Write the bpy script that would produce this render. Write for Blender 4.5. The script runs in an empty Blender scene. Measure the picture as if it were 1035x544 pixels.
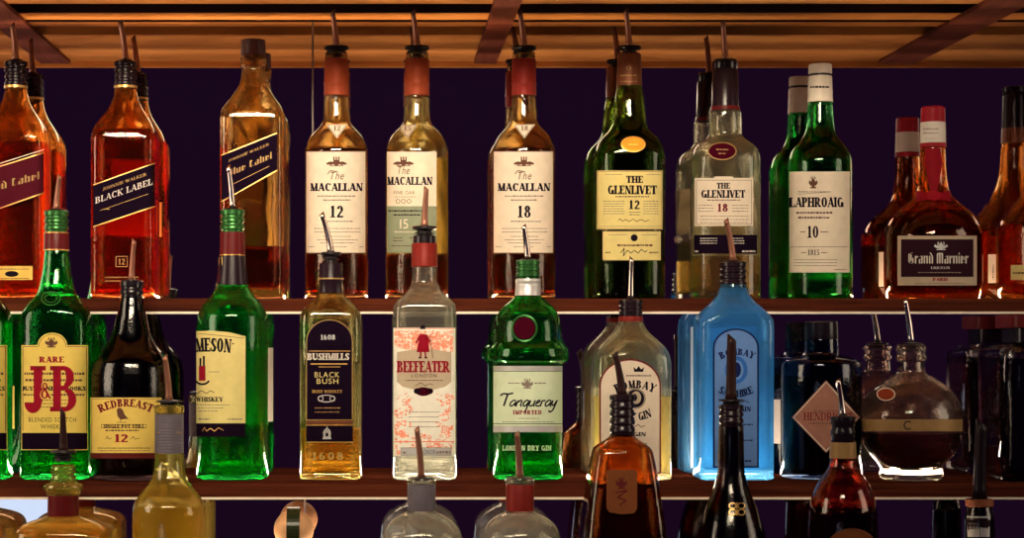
import bpy, bmesh, math, random
import numpy as np
from mathutils import Vector
random.seed(7)
PI = math.pi
COL = bpy.context.scene.collection

# ------------------------------------------------------------------ space
# metres; camera at (0, CAMY, 0) looking along +Y; the tiers of the back bar step towards it
F, VX, VY, CAMY = 2016.0, 385.0, 345.0, -2.4
TY = {'top': 0.0, 'mid': -0.13, 'low': -0.26}          # bottle centre line of each tier
SZ = {'top': 0.0498, 'mid': -0.1564, 'low': -0.3626}   # shelf tops
def wx(px, y): return (px - VX) / F * (y - CAMY)
def wz(py, y): return (VY - py) / F * (y - CAMY)

# ------------------------------------------------------------------ materials
M = {}
def new_mat(name):
    m = bpy.data.materials.new(name); m.use_nodes = True
    nt = m.node_tree; nt.nodes.clear()
    out = nt.nodes.new('ShaderNodeOutputMaterial')
    return m, nt, out
def prin(nt, **kw):
    p = nt.nodes.new('ShaderNodeBsdfPrincipled')
    for k, v in kw.items():
        k = k.replace('_', ' ')
        p.inputs[k].default_value = (*v, 1) if isinstance(v, (tuple, list)) and len(v) == 3 else v
    return p
def glass(name, col, rough=0.015, ior=1.46, clear=0.35, body=0.0, bodycol=None):
    """bottle glass: refracting glass, a share that lets light straight through, a little tinted scatter painted in for light glowing inside the bottle"""
    m, nt, out = new_mat(name); L = nt.links
    g = prin(nt, Base_Color=col, Roughness=rough, IOR=ior, Transmission_Weight=1.0)
    no = nt.nodes.new('ShaderNodeTexNoise'); no.inputs['Scale'].default_value = 55; no.inputs['Detail'].default_value = 1
    bu = nt.nodes.new('ShaderNodeBump'); bu.inputs['Strength'].default_value = 0.06; bu.inputs['Distance'].default_value = 0.002
    L.new(no.outputs['Fac'], bu.inputs['Height']); L.new(bu.outputs['Normal'], g.inputs['Normal'])
    t = nt.nodes.new('ShaderNodeBsdfTransparent'); t.inputs['Color'].default_value = (*col, 1)
    mx = nt.nodes.new('ShaderNodeMixShader'); mx.inputs[0].default_value = clear
    L.new(g.outputs[0], mx.inputs[1]); L.new(t.outputs[0], mx.inputs[2])
    last = mx
    if body > 0:
        bc = bodycol or col
        d = nt.nodes.new('ShaderNodeBsdfTranslucent'); d.inputs['Color'].default_value = (*bc, 1)
        e = nt.nodes.new('ShaderNodeBsdfDiffuse'); e.inputs['Color'].default_value = (*bc, 1)
        a = nt.nodes.new('ShaderNodeMixShader'); a.inputs[0].default_value = 0.4
        L.new(d.outputs[0], a.inputs[1]); L.new(e.outputs[0], a.inputs[2])
        b = nt.nodes.new('ShaderNodeMixShader'); b.inputs[0].default_value = body
        L.new(mx.outputs[0], b.inputs[1]); L.new(a.outputs[0], b.inputs[2]); last = b
    L.new(last.outputs[0], out.inputs[0]); M[name] = m
def plain(name, col, rough=0.5, metal=0.0, var=0.08, scale=90, coat=0.0, spec=0.25, bump=0.0):
    m, nt, out = new_mat(name); L = nt.links
    p = prin(nt, Base_Color=col, Roughness=rough, Metallic=metal, Coat_Weight=coat, Specular_IOR_Level=spec)
    tc = nt.nodes.new('ShaderNodeTexCoord')
    no = nt.nodes.new('ShaderNodeTexNoise'); no.inputs['Scale'].default_value = scale; no.inputs['Detail'].default_value = 3
    L.new(tc.outputs['Object'], no.inputs['Vector'])
    r = nt.nodes.new('ShaderNodeValToRGB')
    r.color_ramp.elements[0].position = 0.3; r.color_ramp.elements[1].position = 0.75
    r.color_ramp.elements[0].color = (*[c * (1 - var) for c in col], 1)
    r.color_ramp.elements[1].color = (*[min(1, c * (1 + var)) for c in col], 1)
    L.new(no.outputs['Fac'], r.inputs[0]); L.new(r.outputs[0], p.inputs['Base Color'])
    if bump:
        b = nt.nodes.new('ShaderNodeBump'); b.inputs['Strength'].default_value = bump; b.inputs['Distance'].default_value = 0.001
        L.new(no.outputs['Fac'], b.inputs['Height']); L.new(b.outputs[0], p.inputs['Normal'])
    L.new(p.outputs[0], out.inputs[0]); M[name] = m
def wood(name, c0, c1, sx=2.0, sy=28.0, sz=28.0, rough=0.45, spec=.07):
    m, nt, out = new_mat(name); L = nt.links
    p = prin(nt, Roughness=rough, Specular_IOR_Level=spec)
    tc = nt.nodes.new('ShaderNodeTexCoord'); mp = nt.nodes.new('ShaderNodeMapping')
    mp.inputs['Scale'].default_value = (sx, sy, sz)
    no = nt.nodes.new('ShaderNodeTexNoise'); no.inputs['Scale'].default_value = 1.6; no.inputs['Detail'].default_value = 6
    no.inputs['Roughness'].default_value = 0.62; no.inputs['Distortion'].default_value = 0.7
    r = nt.nodes.new('ShaderNodeValToRGB')
    r.color_ramp.elements[0].position = 0.32; r.color_ramp.elements[1].position = 0.68
    r.color_ramp.elements[0].color = (*c0, 1); r.color_ramp.elements[1].color = (*c1, 1)
    b = nt.nodes.new('ShaderNodeBump'); b.inputs['Strength'].default_value = 0.15; b.inputs['Distance'].default_value = 0.002
    L.new(tc.outputs['Object'], mp.inputs[0]); L.new(mp.outputs[0], no.inputs['Vector']); L.new(no.outputs['Fac'], r.inputs[0])
    L.new(r.outputs[0], p.inputs['Base Color']); L.new(no.outputs['Fac'], b.inputs['Height']); L.new(b.outputs[0], p.inputs['Normal'])
    L.new(p.outputs[0], out.inputs[0]); M[name] = m

glass('g_clear', (0.98, 0.98, 0.94), clear=.25, body=0.028, bodycol=(0.88, 0.86, 0.72))
glass('g_pale', (0.98, 0.96, 0.82), clear=.25, body=0.025, bodycol=(0.88, 0.84, 0.55))
glass('g_crystal', (0.98, 0.96, 0.95), clear=.1)
glass('g_rose', (0.98, 0.84, 0.74), clear=.25, body=0.004)
glass('g_straw', (0.98, 0.91, 0.60), clear=.2, body=0.006, bodycol=(0.8, 0.62, 0.2))
glass('g_goldlit', (0.98, 0.91, 0.60), clear=.2, body=0.045, bodycol=(0.95, 0.72, 0.14))  # lit copy of the straw glass, glow put into its scatter
glass('g_clearlit', (0.98, 0.98, 0.94), clear=.2, body=0.035, bodycol=(0.85, 0.83, 0.68))  # lit copy of the clear glass, glow put into its scatter
glass('g_amber', (0.98, 0.80, 0.46), clear=.2, body=0.004, bodycol=(0.8, 0.42, 0.1))
glass('g_orange', (0.97, 0.62, 0.25), clear=.3, body=0.008, bodycol=(0.8, 0.25, 0.03))
glass('g_green', (0.06, 0.66, 0.22), clear=.3, body=0.013, bodycol=(0.005, 0.50, 0.12))
glass('g_moss', (0.36, 0.46, 0.12), body=0.004, bodycol=(0.15, 0.2, 0.03))
glass('g_bottle', (0.16, 0.58, 0.26), body=0.006, bodycol=(0.02, 0.30, 0.10))
glass('g_blue', (0.36, 0.73, 1.0), clear=.3, body=0.15, bodycol=(0.17, 0.57, 1.0))
glass('g_navy', (0.05, 0.09, 0.22), clear=0.2, body=0.01, bodycol=(0.0, 0.02, 0.12))
glass('g_brown', (0.78, 0.34, 0.07), clear=.25, body=0.008, bodycol=(0.5, 0.10, 0.01))
glass('g_red', (0.80, 0.22, 0.12), clear=.25, body=0.006, bodycol=(0.5, 0.03, 0.01))
glass('g_black', (0.08, 0.04, 0.045), rough=.12, clear=0.12)
def liquid(name, col, body=0.0, bodycol=None):
    glass(name, col, rough=0.0, ior=1.35, clear=0.4, body=body, bodycol=bodycol)
liquid('l_water', (0.98, 0.98, 0.95)); liquid('l_gold', (0.98, 0.70, 0.22), 0.012, (0.85, 0.4, 0.03))
liquid('l_whisky', (0.72, 0.17, 0.03), 0.006, (0.6, 0.12, 0.01)); liquid('l_dark', (0.34, 0.035, 0.015), 0.01, (0.25, 0.01, 0.0))
liquid('l_red', (0.66, 0.06, 0.02), 0.012, (0.75, 0.06, 0.01)); liquid('l_green', (0.25, 0.62, 0.22))
liquid('l_black', (0.03, 0.006, 0.01)); liquid('l_straw', (0.97, 0.86, 0.45), 0.012, (0.8, 0.6, 0.15))
def paper(name, col):
    """label stock: matt front, lets some light through"""
    plain(name, col, 0.8, spec=.12)
    nt = M[name].node_tree; o = [n for n in nt.nodes if n.type == 'OUTPUT_MATERIAL'][0]; p = [n for n in nt.nodes if n.type == 'BSDF_PRINCIPLED'][0]
    t = nt.nodes.new('ShaderNodeBsdfTranslucent'); t.inputs[0].default_value = (*col, 1)
    x = nt.nodes.new('ShaderNodeMixShader'); x.inputs[0].default_value = .28
    nt.links.new(p.outputs[0], x.inputs[1]); nt.links.new(t.outputs[0], x.inputs[2]); nt.links.new(x.outputs[0], o.inputs[0])
for n_, c_ in {'cream': (.78, .66, .53), 'white': (.84, .80, .72), 'yellow': (.78, .56, .13), 'paleyellow': (.74, .60, .24), 'offwhite': (.66, .60, .54), 'mint': (.72, .78, .58), 'sage': (.26, .29, .20),
               'beige': (.50, .40, .29), 'bluepaper': (.14, .28, .64), 'backwhite': (.9, .86, .78), 'backorange': (.95, .35, .10), 'backglow': (.62, .80, .95)}.items(): paper(n_, c_)
def inkm(name, col): plain(name, col, .7, spec=.0)
for n_, c_ in {'ink': (.010, .006, .012), 'brownink': (.10, .045, .03), 'greyink': (.22, .17, .14), 'redink': (.22, .007, .018), 'coral': (.82, .27, .17), 'maroon': (.13, .010, .016), 'labelred': (.055, .006, .012),
               'labelblack': (.007, .003, .009), 'winelabel': (.022, .007, .012), 'blueink': (.008, .014, .07), 'blueart': (.03, .12, .42), 'copperlabel': (.27, .125, .09), 'orangeseal': (.80, .27, .03),
               'winered': (.040, .002, .008), 'ghost': (.16, .05, .018)}.items(): inkm(n_, c_)
plain('silver', (0.50, 0.48, 0.48), 0.4, 0.5); plain('gold', (0.60, 0.35, 0.11), 0.35, 0.8); plain('dullgold', (0.26, 0.15, 0.055), 0.5, 0.3)
plain('foilred', (0.16, 0.012, 0.008), 0.45, 0.1, spec=.12); plain('foilorange', (0.20, 0.032, 0.011), 0.45, 0.1, spec=.12); plain('foildark', (0.012, 0.005, 0.009), 0.24, 0.0, spec=.2)
plain('foilbronze', (0.13, 0.04, 0.018), 0.4, 0.4); plain('foilmaroon', (0.085, 0.006, 0.007), 0.35, 0.0, spec=.12); plain('foilgrey', (0.10, 0.082, 0.10), 0.5, 0.1, spec=.15)
plain('greengold', (0.025, 0.10, 0.025), 0.28, 0.6); plain('blackcap', (0.007, 0.004, 0.007), 0.22, spec=.25); plain('browncap', (0.020, 0.006, 0.006), 0.35, spec=.15)
plain('stoppercap', (0.07, 0.018, 0.011), 0.5)
plain('rubber', (0.008, 0.004, 0.006), 0.35, spec=.15); plain('spout', (0.24, 0.10, 0.065), 0.28, 0.6); plain('chrome', (0.55, 0.46, 0.42), 0.15, 1.0)
plain('whitecap', (0.66, 0.58, 0.48), 0.5); plain('redcap', (0.22, 0.006, 0.014), 0.45, spec=.1); plain('ribbon', (0.18, 0.004, 0.010), 0.6, spec=.05)
plain('orangecap', (0.20, 0.055, 0.02), 0.5)
plain('steel', (0.66, 0.57, 0.48), 0.4, 0.0, spec=.4); plain('darksteel', (0.10, 0.07, 0.07), 0.6); plain('stopper', (0.66, 0.34, 0.16), 0.55, var=0.35, scale=40)
wood('w_shelf', (0.026, 0.006, 0.004), (0.095, 0.022, 0.010), 3, 60, 90, .8, 0.0)
wood('w_board', (0.30, 0.105, 0.026), (0.56, 0.235, 0.066), 2.6, 5.0, 16, .6)
wood('w_beam', (0.08, 0.02, 0.012), (0.15, 0.04, 0.022), 40, 4, 40, .6)
wood('slot_shade_edge', (0.012, 0.004, 0.006), (0.03, 0.010, 0.010))  # dark tone for the slot's painted shade and the mirror edge
plain('wallpaint', (0.03, 0.018, 0.03), 0.8); plain('frame', (0.05, 0.03, 0.03), 0.5)
m, nt, out = new_mat('mirror'); p = prin(nt, Base_Color=(0.62, 0.56, 0.58), Metallic=1.0, Roughness=0.012)
no = nt.nodes.new('ShaderNodeTexNoise'); no.inputs['Scale'].default_value = 30
mr = nt.nodes.new('ShaderNodeMapRange'); mr.inputs['To Min'].default_value = 0.006; mr.inputs['To Max'].default_value = 0.02
nt.links.new(no.outputs['Fac'], mr.inputs[0]); nt.links.new(mr.outputs[0], p.inputs['Roughness'])
nt.links.new(p.outputs[0], out.inputs[0]); M['mirror'] = m
m, nt, out = new_mat('daylight'); e = nt.nodes.new('ShaderNodeEmission'); e.inputs[0].default_value = (0.62, 0.80, 1.0, 1); e.inputs[1].default_value = 3.2
nt.links.new(e.outputs[0], out.inputs[0]); M['daylight'] = m

# ------------------------------------------------------------------ objects
def link(name, me, parent=None, smooth=True):
    o = bpy.data.objects.new(name, me); COL.objects.link(o)
    if parent is not None: o.parent = parent
    if smooth:
        for f in me.polygons: f.use_smooth = True
    return o
def from_bm(name, bm, mats, parent=None, smooth=True, sharp=None):
    me = bpy.data.meshes.new(name); bm.to_mesh(me); bm.free()
    for mm in (mats if isinstance(mats, (list, tuple)) else [mats]): me.materials.append(M[mm])
    o = link(name, me, parent, smooth)
    if sharp is not None: me.set_sharp_from_angle(angle=math.radians(sharp))
    return o
def tag(o, label, cat, group=None):
    o['label'] = label; o['category'] = cat
    if group: o['group'] = group
    return o
def box_bm(boxes, bev=0.0):
    bm = bmesh.new()
    for (x0, x1, y0, y1, z0, z1) in boxes:
        vs = [bm.verts.new((x, y, z)) for x in (x0, x1) for y in (y0, y1) for z in (z0, z1)]
        for f in ((0, 1, 3, 2), (4, 6, 7, 5), (0, 4, 5, 1), (2, 3, 7, 6), (0, 2, 6, 4), (1, 5, 7, 3)):
            bm.faces.new([vs[i] for i in f])
    bmesh.ops.recalc_face_normals(bm, faces=bm.faces[:])
    if bev: bmesh.ops.bevel(bm, geom=bm.edges[:], offset=bev, segments=2, affect='EDGES', profile=0.6)
    return bm
def boxes(name, bl, mat, parent=None, bev=0.0, kind=None):
    o = from_bm(name, box_bm(bl, bev), mat, parent, smooth=False)
    if kind: o['kind'] = kind
    return o

def pchip(xs, ys):
    xs = np.array(xs, float); ys = np.array(ys, float); h = np.diff(xs); d = np.diff(ys) / h
    m_ = np.zeros(len(xs))
    m_[0], m_[-1] = d[0], d[-1]
    for i in range(1, len(xs) - 1):
        if d[i - 1] * d[i] > 0:
            w1, w2 = 2 * h[i] + h[i - 1], h[i] + 2 * h[i - 1]
            m_[i] = (w1 + w2) / (w1 / d[i - 1] + w2 / d[i])
    def f(x):
        x = np.clip(x, xs[0], xs[-1]); i = np.clip(np.searchsorted(xs, x) - 1, 0, len(xs) - 2)
        t = (x - xs[i]) / h[i]
        return ((1 + 2 * t) * (1 - t) ** 2 * ys[i] + t * (1 - t) ** 2 * h[i] * m_[i] + t * t * (3 - 2 * t) * ys[i + 1] + t * t * (t - 1) * h[i] * m_[i + 1])
    return f
TH = np.linspace(-PI / 2, 1.5 * PI, 721)
def section(rx, ry, n, N):
    c, s = np.cos(TH), np.sin(TH)
    x = rx * np.sign(c) * np.abs(c) ** (2 / n); y = ry * np.sign(s) * np.abs(s) ** (2 / n)
    L = np.concatenate([[0], np.cumsum(np.hypot(np.diff(x), np.diff(y)))])
    q = np.linspace(0, L[-1], N + 1)[:-1]
    return np.interp(q, L, x), np.interp(q, L, y)
def loft(bm, rings, N, cap0=True, cap1=True, flip=False, c0=None, c1=None, wob=None):
    """rings: (z, rx, ry, n, cx, cy) from bottom to top"""
    rows = []
    for (z, rx, ry, n) in rings:
        x, y = section(max(rx, 1e-5), max(ry, 1e-5), n, N)
        k = np.ones(N) if wob is None else wob(z, np.arctan2(y, x))
        rows.append([bm.verts.new((x[j] * k[j], y[j] * k[j], z)) for j in range(N)])
    def face(a):
        bm.faces.new(a[::-1] if flip else a)
    for a, b in zip(rows, rows[1:]):
        for j in range(N):
            k = (j + 1) % N
            face([a[j], a[k], b[k], b[j]])
    if cap0:
        c = bm.verts.new((0, 0, rings[0][0] if c0 is None else c0))
        for j in range(N): face([rows[0][(j + 1) % N], rows[0][j], c])
    if cap1:
        c = bm.verts.new((0, 0, rings[-1][0] if c1 is None else c1))
        for j in range(N): face([rows[-1][j], rows[-1][(j + 1) % N], c])
    return rows

# ------------------------------------------------------------------ lettering (polygons in a unit box, y up)
def G_(T=0.19, t=0.075):
    def v(x, y0=0, y1=1, w=None): w = T if w is None else w; return [[(x - w / 2, y0), (x + w / 2, y0), (x + w / 2, y1), (x - w / 2, y1)]]
    def h(x0, x1, y, w=None): w = t if w is None else w; return [[(x0, y - w / 2), (x1, y - w / 2), (x1, y + w / 2), (x0, y + w / 2)]]
    def d(x0, y0, x1, y1, w=None): w = T if w is None else w; return [[(x0 - w / 2, y0), (x0 + w / 2, y0), (x1 + w / 2, y1), (x1 - w / 2, y1)]]
    def a(cx, cy, rx, ry, a0, a1, T_=None):
        T2 = T if T_ is None else T_; r = []; N = max(4, int(abs(a1 - a0) / 20))
        for i in range(N):
            p, q = [math.radians(a0 + (a1 - a0) * k / N) for k in (i, i + 1)]
            r.append([(cx + rx * math.cos(p), cy + ry * math.sin(p)), (cx + rx * math.cos(q), cy + ry * math.sin(q)),
                      (cx + (rx - T2) * math.cos(q), cy + (ry - t) * math.sin(q)), (cx + (rx - T2) * math.cos(p), cy + (ry - t) * math.sin(p))])
        return r
    def s(x, y, w=None): w = T + 0.18 if w is None else w; return h(x - w / 2, x + w / 2, t / 2 if y == 0 else 1 - t / 2, t)
    I = v(.17) + s(.17, 0) + s(.17, 1)
    O = a(.42, .5, .40, .51, 0, 360)
    P = I + h(.17, .42, 1 - t / 2) + h(.17, .42, .47) + a(.40, .72, .33, .285, -90, 90)
    E = I + h(.17, .66, 1 - t / 2) + h(.17, .66, t / 2) + h(.17, .52, .52) + v(.64, .70, 1, t) + v(.64, 0, .30, t)
    Fg = I + h(.17, .66, 1 - t / 2) + h(.17, .52, .52) + v(.64, .70, 1, t)
    Cg = a(.42, .5, .40, .51, 42, 318) + v(.74, .70, .97, t)
    Dd = {
     'A': (d(.10, 0, .42, 1, t) + d(.74, 0, .42, 1, T) + h(.22, .60, .34) + s(.10, 0, .26) + s(.74, 0, .34), .88),
     'B': (I + h(.17, .42, 1 - t / 2) + h(.17, .42, .52) + h(.17, .42, t / 2) + a(.38, .755, .30, .245, -90, 90) + a(.40, .26, .35, .265, -90, 90), .82),
     'C': (Cg, .84), 'D': (I + h(.17, .40, 1 - t / 2) + h(.17, .40, t / 2) + a(.38, .5, .44, .5, -90, 90), .88),
     'E': (E, .74), 'F': (Fg, .70), 'G': (a(.42, .5, .40, .51, 42, 360) + v(.73, .0, .45) + s(.73, 0, .1) + h(.55, .88, .45), .92),
     'H': (I + v(.72) + s(.72, 0) + s(.72, 1) + h(.17, .72, .51), .92), 'I': (I, .38),
     'J': (v(.30, .2, 1) + s(.30, 1) + a(.165, .2, .235, .24, 180, 360), .50),
     'K': (I + d(.22, .42, .72, 1, t) + d(.76, 0, .36, .58, T) + s(.74, 0) + s(.70, 1, .3), .90),
     'L': (I + h(.17, .66, t / 2) + v(.64, 0, .32, t), .72),
     'M': (v(.14, 0, 1, t) + s(.14, 0, .28) + d(.48, 0, .16, 1, T) + d(.48, 0, .80, 1, t) + v(.82) + s(.82, 0) + s(.14, 1, .24) + s(.84, 1, .3), 1.02),
     'N': (v(.14, 0, 1, t) + s(.14, 0, .28) + d(.70, 0, .16, 1, T) + v(.74, 0, 1, t) + s(.74, 1, .28) + s(.13, 1, .22), .90),
     'O': (O, .86), 'P': (P, .78), 'Q': (O + d(.74, -.2, .44, .12, T), .88), 'R': (P + d(.74, 0, .40, .47, T) + s(.78, 0, .26), .88),
     'S': (a(.34, .74, .29, .26, 30, 250) + a(.34, .26, .31, .27, -150, 70) + d(.56, .28, .10, .72, T * 1.1) + v(.60, .70, .97, t) + v(.06, .03, .30, t), .68),
     'T': (v(.40) + s(.40, 0) + h(.04, .76, 1 - t / 2) + v(.06, .70, 1, t) + v(.74, .70, 1, t), .80),
     'U': (v(.17, .25, 1) + s(.17, 1) + a(.43, .28, .355, .29, 180, 360) + v(.75, .28, 1, t) + s(.75, 1, .28), .92),
     'V': (d(.42, 0, .12, 1, T) + d(.42, 0, .74, 1, t) + s(.12, 1, .34) + s(.74, 1, .26), .86),
     'W': (d(.34, 0, .10, 1, T) + d(.34, 0, .56, 1, t) + d(.78, 0, .54, 1, T) + d(.78, 0, 1.04, 1, t) + s(.10, 1, .32) + s(1.04, 1, .26), 1.14),
     'X': (d(.74, 0, .14, 1, T) + d(.12, 0, .72, 1, t) + s(.12, 0) + s(.74, 0) + s(.14, 1) + s(.72, 1), .86),
     'Y': (v(.42, 0, .46) + s(.42, 0) + d(.42, .42, .12, 1, T) + d(.44, .42, .74, 1, t) + s(.12, 1, .32) + s(.74, 1, .26), .84),
     'Z': (h(.08, .66, 1 - t / 2) + h(.06, .68, t / 2) + d(.16, 0, .58, 1, T) + v(.64, 0, .3, t) + v(.1, .7, 1, t), .74),
     '0': (a(.33, .5, .30, .51, 0, 360), .66), '1': (v(.26) + s(.26, 0, .46) + d(.10, .80, .26, 1, .10), .50),
     '2': (a(.32, .70, .27, .31, -20, 175) + d(.12, .08, .50, .62, T * .9) + h(.06, .60, .07, .15), .66),
     '5': (h(.14, .58, .94, .12) + v(.16, .5, 1, t) + a(.30, .32, .29, .33, -150, 120), .66),
     '6': (a(.33, .32, .28, .33, 0, 360) + a(.42, .5, .37, .51, 95, 190), .68),
     '8': (a(.33, .75, .25, .26, 0, 360) + a(.33, .27, .29, .28, 0, 360), .68),
     '&': (a(.36, .76, .22, .25, 0, 360, T * .7) + a(.34, .27, .31, .28, 60, 400) + d(.80, 0, .28, .70, T), .92),
     "'": (d(.12, .68, .14, 1, .12), .26), '.': (v(.12, 0, .14, .14), .26), '-': (h(.06, .40, .42, .1), .46), ' ': ([], .40)}
    return Dd
SERIF = G_(); SERIFB = G_(.31, .12); SLAB = G_(.20, .16); BIG = G_(.24, .10)
SERIFB.update({k: v for k, v in G_(.23, .09).items() if k.isdigit()})
def black_letters():
    w = .20
    def v(x, y0=0, y1=.72): return [[(x - w / 2, y0 + .07), (x, y0 - .03), (x + w / 2, y0 + .07), (x + w / 2, y1 - .07), (x, y1 + .03), (x - w / 2, y1 - .07)]]
    def dd(x0, y0, x1, y1, ww=.07): return [[(x0 - ww, y0), (x0 + ww, y0), (x1 + ww, y1), (x1 - ww, y1)]]
    def k(x, y, r=.11): return [[(x - r, y), (x, y - r), (x + r, y), (x, y + r)]]
    return {
     'n': (v(.14) + v(.52) + dd(.20, .56, .46, .70), .70), 'u': (v(.14) + v(.52) + dd(.20, .02, .46, .14), .70), 'r': (v(.14) + k(.40, .62) + dd(.2, .5, .36, .66), .50),
     'i': (v(.14) + k(.14, .92, .1), .30), 'l': (v(.14, 0, 1), .30), 'e': (v(.14) + dd(.2, .66, .42, .56) + dd(.46, .38, .44, .62) + dd(.16, .32, .46, .44) + dd(.2, .06, .48, .14), .58),
     'a': (v(.50) + dd(.18, .62, .44, .70) + v(.16, 0, .42) + dd(.2, .36, .46, .44) + dd(.2, .02, .44, .1), .66), 'd': (v(.14) + v(.50, 0, .72) + dd(.50, .66, .22, 1.0, .09) + dd(.2, .02, .44, .08), .66),
     'b': (v(.14, 0, 1) + v(.52) + dd(.2, .56, .46, .70) + dd(.2, .02, .44, .08), .70),
     'G': (v(.16, .1, .9) + dd(.2, .9, .66, 1.0) + dd(.2, .1, .6, .0) + v(.68, .05, .5) + dd(.40, .46, .7, .54) + v(.42, .2, .86), .88),
     'M': (v(.14, 0, .95) + v(.46, 0, .95) + v(.80, 0, .95) + dd(.2, .82, .40, 1.0) + dd(.52, .82, .74, 1.0), 1.0),
     'L': (v(.18, .05, 1) + dd(.2, .02, .62, .14) + k(.34, .86), .66), 'B': (v(.18, 0, 1) + v(.58, .05, .48) + v(.54, .5, .95) + dd(.2, .94, .5, 1) + dd(.2, .46, .5, .54) + dd(.2, .0, .5, .06), .76),
     'R': (v(.18, 0, 1) + v(.54, .5, .95) + dd(.2, .94, .5, 1) + dd(.2, .46, .5, .54) + dd(.62, 0, .34, .48, .1), .76), ' ': ([], .36)}
BLACK = black_letters()
_fc = {}
def builtin(ch):
    if ch not in _fc:
        cu = bpy.data.curves.new('t', 'FONT'); cu.body = ch; cu.resolution_u = 3
        ob = bpy.data.objects.new('t', cu); COL.objects.link(ob)
        bpy.context.view_layer.update()
        me = bpy.data.meshes.new_from_object(ob.evaluated_get(bpy.context.evaluated_depsgraph_get()))
        ps = [[(me.vertices[i].co.x / .7, me.vertices[i].co.y / .7) for i in p.vertices] for p in me.polygons]
        xs = [q[0] for p_ in ps for q in p_] or [0, .35]
        _fc[ch] = (ps, (max(xs) if ps else .40) + .10)
        bpy.data.objects.remove(ob); bpy.data.curves.remove(cu); bpy.data.meshes.remove(me)
    return _fc[ch]

class Art:
    """2-D artwork in photo pixels: (material, layer, polygon); mapped onto a bottle's front afterwards"""
    def __init__(s): s.p = []; s.mats = []
    def mi(s, m):
        if m not in s.mats: s.mats.append(m)
        return s.mats.index(m)
    def poly(s, m, pts, layer=1): s.p.append((s.mi(m), layer, [tuple(q) for q in pts])); return s
    def rect(s, m, x0, y0, x1, y1, layer=1): return s.poly(m, [(x0, y0), (x1, y0), (x1, y1), (x0, y1)], layer)
    def frame(s, m, x0, y0, x1, y1, w=.6, layer=1):
        s.rect(m, x0, y0, x1, y0 + w, layer); s.rect(m, x0, y1 - w, x1, y1, layer); s.rect(m, x0, y0 + w, x0 + w, y1 - w, layer); return s.rect(m, x1 - w, y0 + w, x1, y1 - w, layer)
    def line(s, m, x0, y0, x1, y1, w=.6, layer=1):
        L = math.hypot(x1 - x0, y1 - y0); a, b = -(y1 - y0) / L * w / 2, (x1 - x0) / L * w / 2
        return s.poly(m, [(x0 + a, y0 + b), (x1 + a, y1 + b), (x1 - a, y1 - b), (x0 - a, y0 - b)], layer)
    def path(s, m, pts, w=.7, layer=1):
        for p, q in zip(pts, pts[1:]): s.line(m, *p, *q, w, layer)
        return s
    def disc(s, m, cx, cy, rx, ry=None, layer=1, n=20, a0=0, a1=360):
        ry = rx if ry is None else ry
        return s.poly(m, [(cx + rx * math.cos(math.radians(a0 + (a1 - a0) * i / n)), cy - ry * math.sin(math.radians(a0 + (a1 - a0) * i / n))) for i in range(n + (a1 - a0 < 360))], layer)
    def ring(s, m, cx, cy, rx, ry, w=.7, layer=1, n=24, a0=0, a1=360):
        for i in range(n):
            p, q = [math.radians(a0 + (a1 - a0) * k / n) for k in (i, i + 1)]
            s.poly(m, [(cx + rx * math.cos(p), cy - ry * math.sin(p)), (cx + rx * math.cos(q), cy - ry * math.sin(q)),
                       (cx + (rx - w) * math.cos(q), cy - (ry - w) * math.sin(q)), (cx + (rx - w) * math.cos(p), cy - (ry - w) * math.sin(p))], layer)
        return s
    def text(s, m, txt, x0, y0, x1, y1, hgt, font=SERIF, bow=0.0, shear=0.0, layer=2, gap=.06, flip=False):
        """baseline from (x0,y0) to (x1,y1), cap height hgt, bow lifts the middle of the line"""
        gl = [(builtin(c) if font is None else font.get(c, font[' '])) for c in txt]
        tot = sum(g[1] + gap for g in gl) - gap; x = 0.0
        mi = s.mi(m)
        for ps, adv in gl:
            for p in ps:
                q = []
                for (gx, gy) in p:
                    if bow:
                        c = (x + adv / 2) / tot; u = (x + gx + shear * gy) / tot; sl = bow * 4 * (1 - 2 * c) / math.hypot(x1 - x0, y1 - y0)
                        lift = bow * 4 * c * (1 - c) + sl * (u - c) * math.hypot(x1 - x0, y1 - y0)
                        bx, by = x0 + (x1 - x0) * u - sl * gy * hgt, y0 + (y1 - y0) * u - lift
                        q.append((bx, by - gy * hgt))
                    else:
                        u = (x + gx + shear * gy) / tot
                        if flip: u = 1 - u
                        q.append((x0 + (x1 - x0) * u, y0 + (y1 - y0) * u - gy * hgt))
                s.p.append((mi, layer, q))
            x += adv + gap
        return s
    def fine(s, m, x0, x1, y, h=.9, layer=2, seed=0):
        """a line of print too small to read in the photo"""
        r = random.Random(seed + int(x0 * 7 + y * 13)); x = x0
        while x < x1 - .8:
            w = min(r.uniform(1.2, 3.6), x1 - x); s.rect(m, x, y - h * r.uniform(.8, 1), x + w, y, layer); x += w + .7
        return s
    def crest(s, m, cx, cy, w, h, layer=2):
        s.disc(m, cx, cy + h * .1, w * .22, h * .4, layer, 10)
        for k in (-1, 1):
            s.poly(m, [(cx + k * w * .2, cy + h * .4), (cx + k * w * .5, cy + h * .1), (cx + k * w * .42, cy - h * .2), (cx + k * w * .3, cy), (cx + k * w * .22, cy - h * .25)], layer)
        for k in (-.5, 0, .5): s.poly(m, [(cx + k * w * .4 - w * .08, cy - h * .25), (cx + k * w * .4, cy - h * .55), (cx + k * w * .4 + w * .08, cy - h * .25)], layer)
        return s.rect(m, cx - w * .32, cy + h * .42, cx + w * .32, cy + h * .54, layer)
    def bars(s, m, x0, x1, y0, y1, n=9, layer=2):
        r = random.Random(int(x0)); y = y0
        while y < y1: w = r.choice((.5, .8, 1.3)); s.rect(m, x0, y, x1, min(y + w, y1), layer); y += w + r.choice((.6, .9, 1.4))
        return s

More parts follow.
